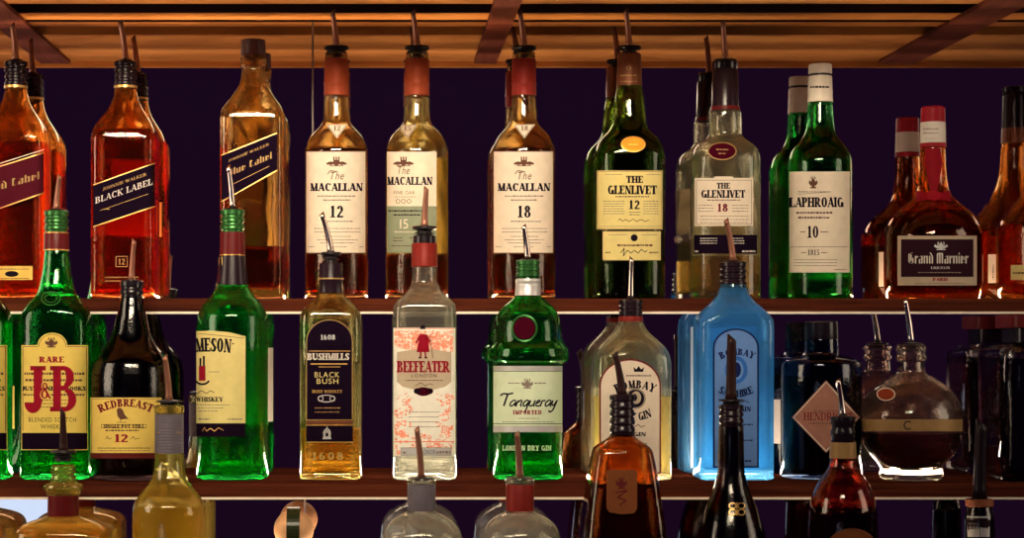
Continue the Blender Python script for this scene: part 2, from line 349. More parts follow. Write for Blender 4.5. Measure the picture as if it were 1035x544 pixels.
class Bottle:
    def __init__(s, name, label, cat, tier, cx, prof, gmat, group, n=2.0, dr=1.0, dy=0.0, th=3.0, base=7, liq=None, N=72, dish=True):
        s.tier, s.y0 = tier, TY[tier] + dy
        s.cx = cx; s.xc = wx(cx, s.y0); s.sc = (s.y0 - CAMY) / F     # metres per pixel at the bottle's centre
        s.zb = SZ[tier]; s.root = bpy.data.objects.new(name, None); COL.objects.link(s.root)
        s.root.location = (s.xc, s.y0, s.zb); s.root.empty_display_size = 0.02
        tag(s.root, label, cat, group)
        P = []
        nn, dd = n, dr
        for e in prof:
            py, hw = e[0], e[1]
            P.append((wz(py, s.y0) - s.zb, hw * s.sc, e[2] if len(e) > 2 else n, e[3] if len(e) > 3 else dr))
        P.sort()
        if P[0][0] > 0.004: P.insert(0, (0.003, P[0][1], P[0][2], P[0][3]))
        P = [q for q in P if q[0] > 0.0022] or P
        h0 = P[0]
        s.zs = [q[0] for q in P]; s.top = P[-1][0]
        s.fr = pchip(s.zs, [q[1] for q in P]); s.fn = pchip(s.zs, [q[2] for q in P]); s.fd = pchip(s.zs, [q[3] for q in P])
        r0 = float(s.fr(0)); ins = min(.0035, r0 * .12)
        zz = sorted(set([round(z, 5) for z in np.linspace(max(0.0045, s.zs[0]), s.top, 84)] + [round(z, 5) for z in s.zs if z > .0045]))
        n0, d0 = float(s.fn(0)), float(s.fd(0))
        outer = [(0.0, r0 - ins * 1.6, (r0 - ins * 1.6) * d0, n0), (0.0003, r0 - ins, (r0 - ins) * d0, n0), (0.0012, r0 - ins * .45, (r0 - ins * .45) * d0, n0), (0.0028, r0 - ins * .1, (r0 - ins * .1) * d0, n0)]
        for z in zz: outer.append((z, *s.at(z)))
        t = th * .001; zi = base * .001; s.zi = zi
        def inner(z, e=0.0):
            rx, ry, n_ = s.at(z); return (z, rx - t + e, ry - t + e, 2 + (n_ - 2) * .42)
        s.inner = inner
        bm = bmesh.new()
        ro = loft(bm, outer, N, True, False, c0=0.004 if dish else 0.0)
        iz = [z for z in zz if z > zi + .004]
        a, b, c = inner(zi), inner(zi + .0012), inner(zi + .004)
        inn = [(zi, a[1] - .004, a[2] - .004, a[3]), (zi + .0012, b[1] - .0014, b[2] - .0014, b[3]), (zi + .004, c[1], c[2], c[3])] + [inner(z) for z in iz]
        zl0 = (wz(liq[0], s.y0) - s.zb) if liq else 0.0
        ph = random.uniform(0, 6.28)
        def wob(z, th_):                                    # uneven inside of moulded glass, only above the liquor
            f = min(1, max(0, (z - zl0 - .002) / .012)) * min(1, max(0, (s.top - z) / .03))
            return 1 - f * .020 * (1 + .6 * np.sin(3 * th_ + ph + z * 45) + .4 * np.sin(7 * th_ - ph + z * 110))
        ri = loft(bm, inn, N, True, False, flip=True, c0=zi + .003, wob=wob)
        for j in range(N):
            k = (j + 1) % N; bm.faces.new([ro[-1][j], ro[-1][k], ri[-1][k], ri[-1][j]])
        s.body = from_bm('glass_body', bm, gmat, s.root)
        if liq:
            lv, lm = liq; zl = wz(lv, s.y0) - s.zb; e = .0003
            bm = bmesh.new()
            L = [(zi - e, a[1] - .004 + e, a[2] - .004 + e, a[3]), (zi + .0012, b[1] - .0014 + e, b[2] - .0014 + e, b[3])]
            for z in np.linspace(zi + .004, zl, 40): L.append(inner(float(z), e))
            loft(bm, L, N, True, True, c0=zi + .003 - e)
            s.liq = from_bm('liquid', bm, lm, s.root)
    def at(s, z):
        z = max(z, s.zs[0]); r = float(s.fr(z)); return r, r * float(s.fd(z)), float(s.fn(z))
    def surf(s, px, py, off):
        """point of the bottle's front that the photo shows at (px, py), lifted off by off"""
        y = s.y0 - .03
        for _ in range(5):
            x = wx(px, y) - s.xc; z = wz(py, y) - s.zb
            rx, ry, n = s.at(z); t = max(-.992, min(.992, x / rx))
            yl = -ry * (1 - abs(t) ** n) ** (1 / n); y = s.y0 + yl
        x = t * rx
        gx = n * abs(t) ** (n - 1) / rx * (1 if t > 0 else -1); gy = -n * abs(yl / ry) ** (n - 1) / ry
        r1, r2 = s.at(z - .001)[0], s.at(z + .001)[0]; sl = -(r2 - r1) / .002
        v = Vector((gx, gy, 0)); v.normalize(); v.z = sl * .8; v.normalize()
        return Vector((x, yl, z)) + v * off
    def label(s, art, name='label', cut=3.0, lift=.0003, vcut=False, text=None):
        bm = bmesh.new(); lay = bm.faces.layers.int.new('lay')
        for mi, l, pts in art.p:
            vs = [bm.verts.new((q[0], -q[1], l)) for q in pts]
            try: f = bm.faces.new(vs)
            except ValueError: continue
            f.material_index = mi; f.normal_update()
            if f.normal.z < 0: f.normal_flip()
        xs = [v.co.x for v in bm.verts]; ys = [v.co.y for v in bm.verts]
        ax, bx = min(xs), max(xs)
        k = math.floor(ax / cut) + 1
        while k * cut < bx:
            bmesh.ops.bisect_plane(bm, geom=bm.verts[:] + bm.edges[:] + bm.faces[:], dist=1e-5, plane_co=(k * cut, 0, 0), plane_no=(1, 0, 0)); k += 1
        if vcut:
            k = math.floor(min(ys) / cut) + 1
            while k * cut < max(ys):
                bmesh.ops.bisect_plane(bm, geom=bm.verts[:] + bm.edges[:] + bm.faces[:], dist=1e-5, plane_co=(0, k * cut, 0), plane_no=(0, 1, 0)); k += 1
        for v in bm.verts: v.co = s.surf(v.co.x, -v.co.y, lift + .00013 * v.co.z)
        o = from_bm(name, bm, art.mats, s.root)
        if text: o['label'] = text
        return o
    def back(s, m, hw, y0, y1, dx=0.0, art=None, name='back_label'):
        """paper on the rear of the bottle, sizes in pixels at the bottle"""
        bm = bmesh.new(); z0, z1 = wz(y1, s.y0) - s.zb, wz(y0, s.y0) - s.zb; K = 16; rows = []
        for z in (z0, (z0 + z1) / 2, z1):
            rx, ry, n = s.at(z); row = []
            for i in range(K + 1):
                x = (dx + hw * (2 * i / K - 1)) * s.sc; t = max(-.99, min(.99, x / rx))
                row.append(bm.verts.new((t * rx, ry * (1 - abs(t) ** n) ** (1 / n) + .0003, z)))
            rows.append(row)
        for a, b in zip(rows, rows[1:]):
            for i in range(K): bm.faces.new([a[i + 1], a[i], b[i], b[i + 1]])
        mats = [m]
        if art:                       # bar code rows, flat on the paper
            mats.append('ink'); z = z0 + (z1 - z0) * .12; r = random.Random(3)
            while z < z0 + (z1 - z0) * .62:
                w = r.choice((.0005, .0008, .0013)); rx, ry, n = s.at(z)
                xa, xb = (dx - hw * .8) * s.sc, (dx - hw * .1) * s.sc; vv = []
                for x, zz in ((xb, z), (xa, z), (xa, z + w), (xb, z + w)):
                    t = max(-.99, min(.99, x / rx)); vv.append(bm.verts.new((t * rx, ry * (1 - abs(t) ** n) ** (1 / n) + .0006, zz)))
                f = bm.faces.new(vv); f.material_index = 1; z += w + r.choice((.0006, .0010, .0014))
        return from_bm(name, bm, mats, s.root)
    def lathe(s, name, mat, prof, parent=None, cx=None, N=40, label=None, dr=1.0, n=2.0):
        """solid of revolution from (py, half width) pairs, straight between them"""
        q = sorted([(wz(py, s.y0) - s.zb, hw * s.sc) for py, hw in prof], key=lambda e: e[0])
        bm = bmesh.new(); loft(bm, [(z, r, r * dr, n) for z, r in q], N)
        bmesh.ops.remove_doubles(bm, verts=bm.verts[:], dist=1e-6)
        o = from_bm(name, bm, mat, parent or s.root, sharp=40)
        if label: o['label'] = label
        if cx is not None: o.location.x = wx(cx, s.y0) - s.xc
        return o
    def pourer(s, tip, base, collar='flange', mat='spout', w=3.6, wt=2.3, top=None):
        """free-pour spout: rubber collar, bent tapering metal tube with a slanted mouth"""
        z0 = wz(base, s.y0) - s.zb; x1 = wx(tip[0], s.y0) - s.xc; z1 = wz(tip[1], s.y0) - s.zb; u = s.sc
        r = top or 11
        if collar == 'flange': pr = [(base - 1, r), (base + 1.2, r + .6), (base + 2.4, r * .95), (base + 3, r * .62), (base + 5, r * .62), (base + 5.4, r * .82), (base + 6.6, r * .82), (base + 7, r * .62), (base + 10.5, r * .66)]
        elif collar == 'disc': pr = [(base - .8, r * .5), (base, r), (base + 1.4, r * 1.04), (base + 2, r * .7), (base + 5, r * .66)]
        else: pr = [(base - .5, r * .6), (base + 1, r * .75), (base + 3, r * .75)]
        c = s.lathe('pourer', 'rubber', pr)
        K, N = 9, 14; bm = bmesh.new(); rows = []
        for i in range(K + 1):
            t = i / K; cx = x1 * t * t * .55 + x1 * t * .45; cz = z0 + (z1 - z0) * t
            yy = -.004 * t * t
            rr = (w * (1 - t) + wt * t) * u * (1.0 if i else 1.25)
            rows.append([bm.verts.new((cx + rr * math.cos(2 * PI * j / N), yy + rr * math.sin(2 * PI * j / N), cz + (rr * .9 * math.cos(2 * PI * j / N) * (1 if x1 < 0 else -1) if i == K else 0))) for j in range(N)])
        for a, b in zip(rows, rows[1:]):
            for j in range(N): bm.faces.new([a[j], a[(j + 1) % N], b[(j + 1) % N], b[j]])
        bm.faces.new(rows[0][::-1])
        ins = []                      # hollow mouth
        for vtx in rows[-1]:
            cc = sum((q.co for q in rows[-1]), Vector()) / N; ins.append(bm.verts.new(cc + (vtx.co - cc) * .7))
        deep = [bm.verts.new(q.co - Vector((0, 0, .006))) for q in ins]
        for j in range(N):
            k = (j + 1) % N
            bm.faces.new([rows[-1][j], rows[-1][k], ins[k], ins[j]]); bm.faces.new([ins[j], ins[k], deep[k], deep[j]])
        bm.faces.new(deep)
        from_bm('spout', bm, mat, c)
        return c
    def copy(s, cx, label, dy=0.0):
        y0 = s.y0 + dy
        r = s.root.copy(); COL.objects.link(r); r.location = (wx(cx, y0), y0, s.zb); r['label'] = label
        def kids(a, b):
            for ch in list(a.children):
                c = ch.copy(); COL.objects.link(c); c.parent = b; kids(ch, c)
        kids(s.root, r); return r
def screw(y0, y1, hw, rings=3, d=1.1):
    """threaded cap outline"""
    pr = [(y0, hw - 1.5), (y0 + .8, hw)]; st = (y1 - y0 - 2) / rings
    for i in range(rings):
        a = y0 + 1 + st * i; pr += [(a + st * .15, hw), (a + st * .55, hw), (a + st * .7, hw - d), (a + st * .95, hw - d)]
    return pr + [(y1 - .6, hw), (y1, hw)]

GT, GM, GL = 'bottles on the top shelf', 'bottles on the middle shelf', 'bottles on the lowest shelf'
# ================================================================== TOP SHELF
SQ = [(88, 10.5, 2), (94, 11.5, 2), (101, 13, 2.2), (110, 17, 2.6), (119, 23, 3.4), (128, 28.5, 5), (136, 31.3, 7), (144, 32, 8), (300, 32, 8)]
# far left, red slanted label
b = Bottle('whisky_bottle', 'square amber whisky bottle with slanted maroon label at the shelf end', 'bottle', 'top', 16, SQ, 'g_orange', GT, liq=(146, 'l_whisky'))
A = Art().poly('labelred', [(-15, 172.5), (47, 153), (47, 194), (-15, 216)])
A.line('gold', -15, 173, 47, 153.5, 1.2, 2).line('white', -15, 170, 47, 150.4, .7, 1).line('gold', -15, 216, 47, 194, 1.2, 2)
A.text('dullgold', 'Red Label', -12, 195, 40, 181, 8, BLACK); b.label(A)
A = Art().rect('yellow', -12, 269, 33, 283).disc('ink', 12, 277, 7, 3, 2).fine('brownink', -10, 30, 272.5).fine('brownink', -10, 30, 282); b.label(A, 'base_label')
b.lathe('cap', 'foildark', screw(62, 90, 11.5, 4)); b.lathe('neck_ring', 'gold', [(87, 11.8), (89.4, 11.8)])
b.pourer((13, 25), 61, 'small', 'spout', 3.4, 2.6)
# black slanted label
b = Bottle('whisky_bottle', 'square whisky bottle full of red-amber liquor with slanted black label', 'bottle', 'top', 127, SQ, 'g_orange', GT, liq=(133, 'l_red'))
A = Art().poly('labelblack', [(94.5, 186), (157.5, 163.5), (157.5, 209), (94.5, 230)])
A.line('gold', 94.5, 187, 157.5, 164.5, 1, 2).line('gold', 94.5, 229.2, 157.5, 208.2, 1.1, 2)
A.text('offwhite', 'BLACK LABEL', 96.5, 206, 154, 186.5, 6.2).text('dullgold', 'JOHNNIE WALKER', 104, 193, 148, 177.5, 3).fine('dullgold', 104, 112, 212).line('dullgold', 101, 213, 150, 196, .5, 2)
b.label(A)
A = Art().frame('dullgold', 117, 259, 129, 270, .7).text('dullgold', '12', 119.5, 267.5, 126.5, 267.5, 6, layer=1).fine('dullgold', 106, 140, 281, 1.2, 1).fine('dullgold', 106, 140, 284.5, 1.0, 1); b.label(A, 'base_print')
b.back('backorange', 17, 160, 186, 1); b.back('backorange', 26, 200, 236, 3)
b.lathe('cap', 'foildark', screw(62, 90, 11.5, 4)); b.lathe('neck_ring', 'gold', [(87, 11.8), (89.4, 11.8)])
b.pourer((122, 22), 61, 'small', 'spout', 3.4, 2.6)
# dark slanted label with gold lettering, stopper
b = Bottle('whisky_bottle', 'square clear whisky bottle with brown stopper and slanted navy label in gold lettering', 'bottle', 'top', 256, [(57, 11.5, 2), (59, 13.2, 2), (66, 13.2, 2), (69, 11.5, 2), (78, 12.2, 2.1), (88, 15, 2.4), (98, 21, 3), (108, 28, 4.5), (115, 31.3, 7), (122, 32, 8), (300, 32, 8)], 'g_amber', GT, liq=(250, 'l_dark'), base=14)
A = Art().poly('labelblack', [(224, 156), (280, 133.5), (280, 173), (224, 205)])
A.line('gold', 224, 157, 280, 134.5, 1, 2).line('gold', 224, 204, 280, 172.2, 1, 2).text('dullgold', 'Blue Label', 230, 179, 275, 160, 7, BLACK).text('dullgold', 'JOHNNIE WALKER', 231, 164, 272, 147, 2.6)
A.line('dullgold', 232, 188, 272, 168, .6, 2); b.label(A)
b.back('backwhite', 4.5, 170, 262, 22); b.back('dullgold', 16, 178, 200, -8)
b.lathe('stopper', 'stoppercap', [(40, 10), (41, 12.4), (55, 12.8), (56.5, 12), (60, 8)])
# three cream-label whiskies
MAC = [(52, 9.5), (54, 11.4), (60, 11.4), (97, 12), (112, 12.6), (123, 13.8), (128, 16.5), (133, 21.5), (139, 26.5), (147, 30), (156, 31.5), (300, 31.5)]
def macallan(cx, num, desc, foil, liq, gm, tip, ox=0):
    b = Bottle('whisky_bottle', desc, 'bottle', 'top', cx, MAC, gm, GT, liq=liq)
    dx = cx - 340
    b.lathe('neck_foil', foil, [(60, 11.9), (61, 12.3), (83, 12.5), (84, 12.9), (86, 12.9), (87, 12.5), (97, 12.7)])
    b.pourer(tip, 48, 'flange', 'spout', 3.8, 2.4, 12)
    A = Art().poly('beige' if ox else 'cream', [(330 + dx + ox, 126), (351 + dx + ox, 126), (340.5 + dx + ox, 140)]); A.text('brownink', num, 337 + dx + ox, 132.5, 344.5 + dx + ox, 132.5, 5, layer=2)
    A.path('brownink', [(331.5 + dx + ox, 126.6), (349.5 + dx + ox, 126.6), (340.5 + dx + ox, 138.6), (331.5 + dx + ox, 126.6)], .5, 2)
    b.label(A, 'neck_label', vcut=True)
    return b, dx
def castle(A, cx, cy):
    A.disc('brownink', cx, cy + 1, 3.6, 3, 2, 10)
    for k in (-1, 1): A.disc('brownink', cx + k * 5.6, cy + 1.6, 3.2, 1.9, 2, 8); A.disc('brownink', cx + k * 8.6, cy + 2, 1.6, 1.2, 2, 8)
    for k in (-2.4, 0, 2.4): A.rect('brownink', cx + k - .7, cy - 5, cx + k + .7, cy, 2)
    A.rect('brownink', cx - 7, cy + 3.8, cx + 7, cy + 4.6, 2)
for cx, num, desc, foil, liq, gm, tip in (
    (340, '12', 'round whisky bottle with full cream label reading 12 beneath an orange-red neck foil', 'foilorange', (152, 'l_dark'), 'g_amber', (336, 12)),
    (529.5, '18', 'round whisky bottle with full cream label reading 18 beneath a red neck foil', 'foilred', (152, 'l_dark'), 'g_amber', (525, 12))):
    b, dx = macallan(cx, num, desc, foil, liq, gm, tip)
    A = Art().rect('cream', 310 + dx, 153.5, 369 + dx, 255.5).frame('brownink', 308.8 + dx, 152.5, 370.2 + dx, 256.5, 1.0, 0)
    castle(A, 340 + dx, 163.5)
    A.text('brownink', 'The', 332.5 + dx, 181.5, 347.5 + dx, 181.5, 8, None, shear=.3).path('brownink', [(331 + dx, 176), (334 + dx, 172.5), (341 + dx, 173.5)], .8, 2)
    A.text('ink', 'MACALLAN', 314 + dx, 193.2, 366.5 + dx, 193.2, 8, SERIFB, gap=.02)
    A.fine('greyink', 321 + dx, 360 + dx, 199, 1.5).fine('greyink', 327 + dx, 354 + dx, 203, 1.5)
    A.text('ink', num, 333.5 + dx, 220, 347.5 + dx, 220, 12, SERIFB, gap=.06).fine('greyink', 327 + dx, 357 + dx, 224.5, 1.3)
    for i, (w, y) in enumerate(((23, 231.5), (23, 235), (14, 239.5), (20, 243), (17, 246))): A.fine('greyink', 341 - w + dx, 341 + w + dx, y, .9)
    A.fine('greyink', 312 + dx, 318 + dx, 250).fine('greyink', 330 + dx, 350 + dx, 250, .8).fine('greyink', 363 + dx, 367 + dx, 250); b.label(A)
b, dx = macallan(421.5, '15', 'round whisky bottle turned aside, label cream above and sage green below reading 15', 'foilorange', (258, 'l_dark'), 'g_straw', (417, 12), -10)
A = Art().rect('cream', 391.5, 153.5, 441, 208.5).rect('sage', 391.5, 208.5, 441, 255.5)
castle(A, 408, 163.5); A.text('brownink', 'The', 401, 176, 414, 176, 8, None, shear=.3).text('ink', 'MACALLAN', 391.8, 187, 437, 187, 8.2, SERIFB, gap=.02)
A.text('brownink', 'FINE OAK', 398, 196.5, 420, 196.5, 3.6, None).fine('greyink', 399, 421, 199.4, .8)
for x in (402.5, 408, 413.5): A.ring('brownink', x, 203.6, 2.3, 2.3, .6, 2, 14)
A.fine('ink', 393, 430, 214, 1.6).fine('ink', 398, 425, 218, 1.6).text('cream', '15', 402, 231, 413.5, 231, 9.5, None).fine('cream', 399, 420, 235, 1).fine('brownink', 398, 408, 241).fine('brownink', 398, 408, 244).fine('brownink', 414, 424, 241).fine('brownink', 396, 424, 249)
b.label(A)
b.back('paleyellow', 14, 158, 255, 14)
# green single malt with two-part yellow label
GLV = [(54, 10.5, 2, 1), (57, 11.5, 2, 1), (88, 12.5, 2, 1), (100, 14.6, 2, 1), (114, 15.8, 2, 1), (126, 17.3, 2, 1), (133, 21, 2.1, .98), (140, 28, 2.3, .95), (149, 33.6, 2.6, .92), (158, 35.5, 2.8, .9), (300, 35, 2.8, .9)]
b = Bottle('whisky_bottle', 'moss green whisky bottle with orange oval seal and two-part yellow label reading 12', 'bottle', 'top', 636, GLV, 'g_moss', GT, liq=(120, 'l_green'))
b.lathe('neck_foil', 'foilbronze', [(55, 11.6), (56, 12), (86, 12.8), (87, 13)])
A = Art()
A.text('dullgold', 'O', 633, 71, 638, 71, 4).fine('dullgold', 628, 643, 77, 1.2).fine('dullgold', 628, 643, 83, 1); b.label(A, 'foil_print', lift=.0016)
b.pourer((632, 10), 48, 'flange', 'spout', 3.6, 2.3, 11.5)
A = Art().disc('orangeseal', 640, 146, 12.5, 8, 1, 28).ring('gold', 640, 146, 12.5, 8, .9, 2).fine('yellow', 635, 645, 147, 1.6); b.label(A, 'seal', vcut=True, text='orange oval paper seal')
A = Art().rect('paleyellow', 603.5, 172.5, 669.5, 232); A.frame('dullgold', 604, 173, 669, 231.6, .6, 2)
A.text('ink', 'THE', 633, 185, 650, 185, 7.2, SERIFB).text('ink', 'GLENLIVET', 614.5, 196.5, 663.5, 196.5, 9, SERIFB, gap=.02).fine('brownink', 622, 656, 199.4, 1.2)
A.text('ink', '12', 635.5, 211.5, 647, 211.5, 9, SERIFB)
for y in (204, 206.5, 209, 211.5, 214, 216.5): A.fine('greyink', 610, 631, y, .8).fine('greyink', 650, 665, y, .8)
A.fine('brownink', 636, 647, 215, .8).fine('brownink', 636, 647, 217.5, .8)
A.path('brownink', [(625, 223), (627, 221), (629, 224), (632, 222), (636, 224), (640, 221.5), (643, 224), (648, 222), (652, 224), (656, 222.5)], .7, 2).line('greyink', 606, 229, 667, 229, .5, 2).line('greyink', 612, 176.5, 629, 176.5, .5, 2).line('greyink', 653, 176.5, 667, 176.5, .5, 2); b.label(A)
A = Art().rect('paleyellow', 609.5, 234, 667.5, 263).frame('brownink', 609, 233.5, 668, 263.5, .7, 0).disc('ink', 641, 240.5, 3.6, 3.6, 2, 14).line('greyink', 615, 237.5, 634, 237.5, .5, 2).line('greyink', 648, 237.5, 664, 237.5, .5, 2)
A.fine('brownink', 624, 660, 249, 2).path('ink', [(627, 256), (631, 251), (630, 259), (634, 253), (638, 256), (641, 253), (645, 256), (648, 252), (652, 255), (654, 253)], .8, 2).fine('brownink', 612, 617, 256, 1.4).fine('brownink', 656, 665, 256, 1.4); b.label(A, 'lower_label')
# clear single malt
b = Bottle('whisky_bottle', 'clear whisky bottle a quarter full with dark oval seal and cream label reading 18', 'bottle', 'top', 733, [(60, 11, 2, 1), (64, 11.8, 2, 1), (110, 13, 2, 1), (114, 16.2, 2, 1), (137, 17, 2, 1), (141, 20, 2.1, 1), (146, 27, 2.3, .96), (153, 32.5, 2.6, .92), (162, 34.5, 2.8, .9), (300, 34.5, 2.8, .9)], 'g_pale', GT, liq=(260, 'l_gold'), base=10)
b.lathe('neck_foil', 'foildark', [(70, 12.3), (71, 12.8), (108, 14), (113, 14.4)]); b.lathe('foil_band', 'foilmaroon', [(108, 14.6), (112, 15.2)])
b.lathe('cap_ring', 'blackcap', [(62, 11), (63, 12.6), (69, 12.6), (71, 12)]); b.pourer((730, 22), 61.5, 'disc', 'spout', 3.4, 2.4, 11.5)
A = Art().disc('winered', 730, 153, 14, 8.5, 1, 28).ring('dullgold', 730, 153, 14.6, 9.1, 1.2, 2).fine('dullgold', 724, 736, 152, 1.4).fine('dullgold', 726, 734, 156, 1.4); b.label(A, 'seal', vcut=True, text='dark wine red oval seal')
A = Art().poly('cream', [(702.5, 180), (722, 180), (722, 178.5), (741, 178.5), (741, 180), (761, 180), (761, 228.5), (702.5, 228.5)])
A.frame('greyink', 704, 182, 759.5, 227, .5, 2).text('ink', 'THE', 724.5, 190.8, 738, 190.8, 6, SERIFB).text('ink', 'GLENLIVET', 709, 200, 753, 200, 7.8, SERIFB, gap=.02).fine('brownink', 715, 748, 202.8, 1)
A.text('maroon', '18', 725, 214, 736, 214, 8, SERIFB)
for y in (208, 211, 214): A.fine('greyink', 706, 721, y, .8).fine('greyink', 740, 756, y, .8)
for y in (219, 222.4, 225.4): A.fine('greyink', 708, 756, y, .8)
b.label(A)
A = Art().rect('labelblack', 702, 237.5, 765, 256.5); 
for y in (241.5, 244, 246.5): A.fine('offwhite', 708, 725, y, 1).fine('offwhite', 737, 752, y, 1)
A.fine('offwhite', 703, 706, 255, 2).fine('offwhite', 750, 763, 255, 2); b.label(A, 'band_label')
b.back('backwhite', 21, 226, 238, -4); b.back('cream', 24, 185, 258, 6)
# green Islay bottle with white cap
b = Bottle('whisky_bottle', 'green whisky bottle with white cap and tall cream label reading 10', 'bottle', 'top', 829, [(100, 11.5), (104, 12.2), (118, 13.2), (133, 15), (140, 18.5), (147, 24.5), (155, 29.5), (165, 32), (300, 32)], 'g_bottle', GT, liq=(130, 'l_green'), th=3.5)
b.lathe('cap', 'whitecap', [(65, 10.5), (66, 11.5), (74.5, 11.6), (75, 10.4), (78, 10.4)]); b.lathe('neck_sleeve', 'whitecap', [(77, 10.8), (78, 11.8), (92, 12.2), (93.5, 12.6), (94.5, 12.2), (103.5, 12.7)])
b.lathe('cap_gap', 'blackcap', [(74.6, 10.7), (77.6, 10.7)])
A = Art().fine('ink', 820, 838, 89, 2.2); b.label(A, 'sleeve_print', lift=.0009)
A = Art().rect('cream', 798.5, 173.5, 858.5, 275.5).crest('brownink', 822, 184, 9, 12).fine('greyink', 807, 838, 194.5, 1.1).line('greyink', 806, 196.5, 840, 194, .5, 2)
A.text('ink', 'LAPHROAIG', 799, 209.5, 852.5, 209.5, 10, SERIFB, gap=.02).fine('brownink', 805, 841, 216, 2).fine('brownink', 807, 838, 221, 2)
A.text('ink', '10', 816, 240.5, 827.5, 240.5, 12, SERIFB).line('brownink', 809, 234.5, 814, 234.5, .8, 2).line('brownink', 829, 234.5, 837, 234.5, .8, 2).fine('greyink', 800, 856, 250, .8)
A.text('ink', '1815', 816.5, 258, 828.5, 258, 5.6).line('brownink', 810, 255.5, 815, 255.5, .7, 2).line('brownink', 830, 255.5, 836, 255.5, .7, 2)
for y in (263, 266, 269): A.fine('greyink', 803, 846, y, .8)
A.fine('greyink', 843, 856, 273, .9); b.label(A); b.back('mint', 22, 190, 280, 4)
# squat orange liqueur
b = Bottle('liqueur_bottle', 'squat round amber liqueur bottle with red cap and red wax ribbon', 'bottle', 'top', 943, [(146, 11.6), (150, 12.2), (170, 13), (188, 15), (196, 17.5), (201, 21), (207, 28), (214, 36), (222, 42.5), (231, 46.8), (241, 48.5), (286, 48.5), (295, 47), (300, 45)], 'g_brown', GT, liq=(215, 'l_dark'))
b.lathe('cap', 'redcap', [(108, 10.5), (109.5, 12), (123, 12.2), (125, 12)]); b.lathe('neck_label', 'offwhite', [(124, 12.3), (147, 12.8)]); b.lathe('neck_band', 'redcap', [(145, 13), (149.5, 13.1)])
A = Art().fine('greyink', 934, 948, 131, 1.2).fine('greyink', 934, 948, 135, 1).fine('greyink', 934, 948, 141, 1.2); b.label(A, 'neck_print', lift=.0010)
A = Art().poly('ribbon', [(936, 149.5), (950, 149.5), (952, 165), (947, 196), (941, 196), (935, 165)]).poly('ribbon', [(927, 193), (942, 195.5), (942, 202), (926, 204)]).poly('ribbon', [(960, 193), (946, 195.5), (946, 202), (961, 204)]).disc('redcap', 944, 198, 7, 5.5, 2, 16); b.label(A, 'ribbon', vcut=True, lift=.0006, text='red ribbon with wax seal')
A = Art().rect('beige', 907.5, 238.5, 987, 288.5).rect('winelabel', 911, 242, 983.5, 280, 2).crest('silver', 951, 248.5, 14, 8, 3)
A.text('offwhite', 'Grand Marnier', 918, 266.5, 978.5, 266.5, 11, BLACK, layer=3, gap=.03).text('silver', 'LIQUEUR', 941, 272, 960, 272, 2.4, layer=3).fine('greyink', 928, 972, 276, .9, 3)
A.text('redink', 'PARIS', 943, 284, 958, 284, 3, SERIFB, layer=3).fine('greyink', 925, 975, 287, .9, 3); b.label(A); b.back('backwhite', 8, 252, 288, -30)
# amber decanter at the right end
b = Bottle('brandy_bottle', 'bulbous amber brandy bottle at the shelf end, cut off by the frame', 'bottle', 'top', 1061, [(133, 12.4), (137, 13.5), (162, 15.5), (180, 19.5), (194, 26), (205, 34), (215, 43), (224, 49.5), (233, 52), (288, 52), (297, 50), (300, 48)], 'g_orange', GT, liq=(226, 'l_dark'), dy=-.008)
b.lathe('neck_foil', 'foildark', [(74, 11), (75, 13.4), (82, 13.4), (83, 12.6), (118, 13.6)]); b.lathe('foil_band', 'foilbronze', [(118, 13.7), (134, 14.2)])
A = Art().rect('paleyellow', 1022, 268, 1092, 283).fine('brownink', 1024, 1090, 277, 2); b.label(A); b.back('backwhite', 17, 254, 284, -22, True)

# ================================================================== MIDDLE SHELF
JB = [(250, 10.8, 2, 1), (254, 11.8, 2, 1), (270, 13.6, 2, 1), (284, 16, 2, 1), (294, 18.6, 2, 1), (301, 22.6, 2.3, .96), (308, 28.6, 2.7, .9), (316, 33.2, 3.2, .86), (325, 35, 3.5, .84), (484, 35, 3.5, .84)]
b = Bottle('whisky_bottle', 'green whisky bottle with arched yellow label carrying huge red initials', 'bottle', 'mid', 57, JB, 'g_green', GM, liq=(300, 'l_green'))
b.lathe('cap', 'greengold', screw(213, 236, 12.3, 3)); b.lathe('neck_foil', 'foilmaroon', [(235, 12.2), (236, 12.6), (253.5, 12.9)]); b.lathe('foil_line', 'gold', [(235.2, 12.7), (236, 12.7)]); b.lathe('foil_line', 'gold', [(252.4, 13), (253.4, 13)])
b.pourer((61, 178), 212, 'small', 'spout', 3.2, 2.2)
A = Art().ring('greengold', 51.5, 302, 10, 7.5, 1.4).ring('greengold', 51.5, 302, 6.5, 4.6, 1); b.label(A, 'glass_seal', vcut=True, lift=.0006)
def arch_pts(x0, y0, x1, y1, ya, cx, r):
    pts = [(x0, y1), (x0, y0), (cx - r, y0)] + [(cx - r * math.cos(PI * i / 14), y0 - (y0 - ya) * math.sin(PI * i / 14)) for i in range(1, 14)] + [(cx + r, y0), (x1, y0), (x1, y1)]
    return pts[::-1]
A = Art().poly('yellow', arch_pts(22, 349, 88.5, 437, 336.5, 53, 15), 1).rect('labelblack', 22, 437, 88.5, 455, 1).frame('yellow', 22, 437, 88.5, 455, .7, 2)
A.path('brownink', [(23.5, 436), (23.5, 350.5), (38.5, 350.5)], .6, 2).path('brownink', [(87, 436), (87, 350.5), (67.5, 350.5)], .6, 2).ring('brownink', 53, 350.5, 14, 12.8, .6, 2, 20, 0, 180)
A.crest('brownink', 52, 346, 13, 10).text('redink', 'RARE', 40, 366.5, 65, 366.5, 6, SERIFB, gap=.12)
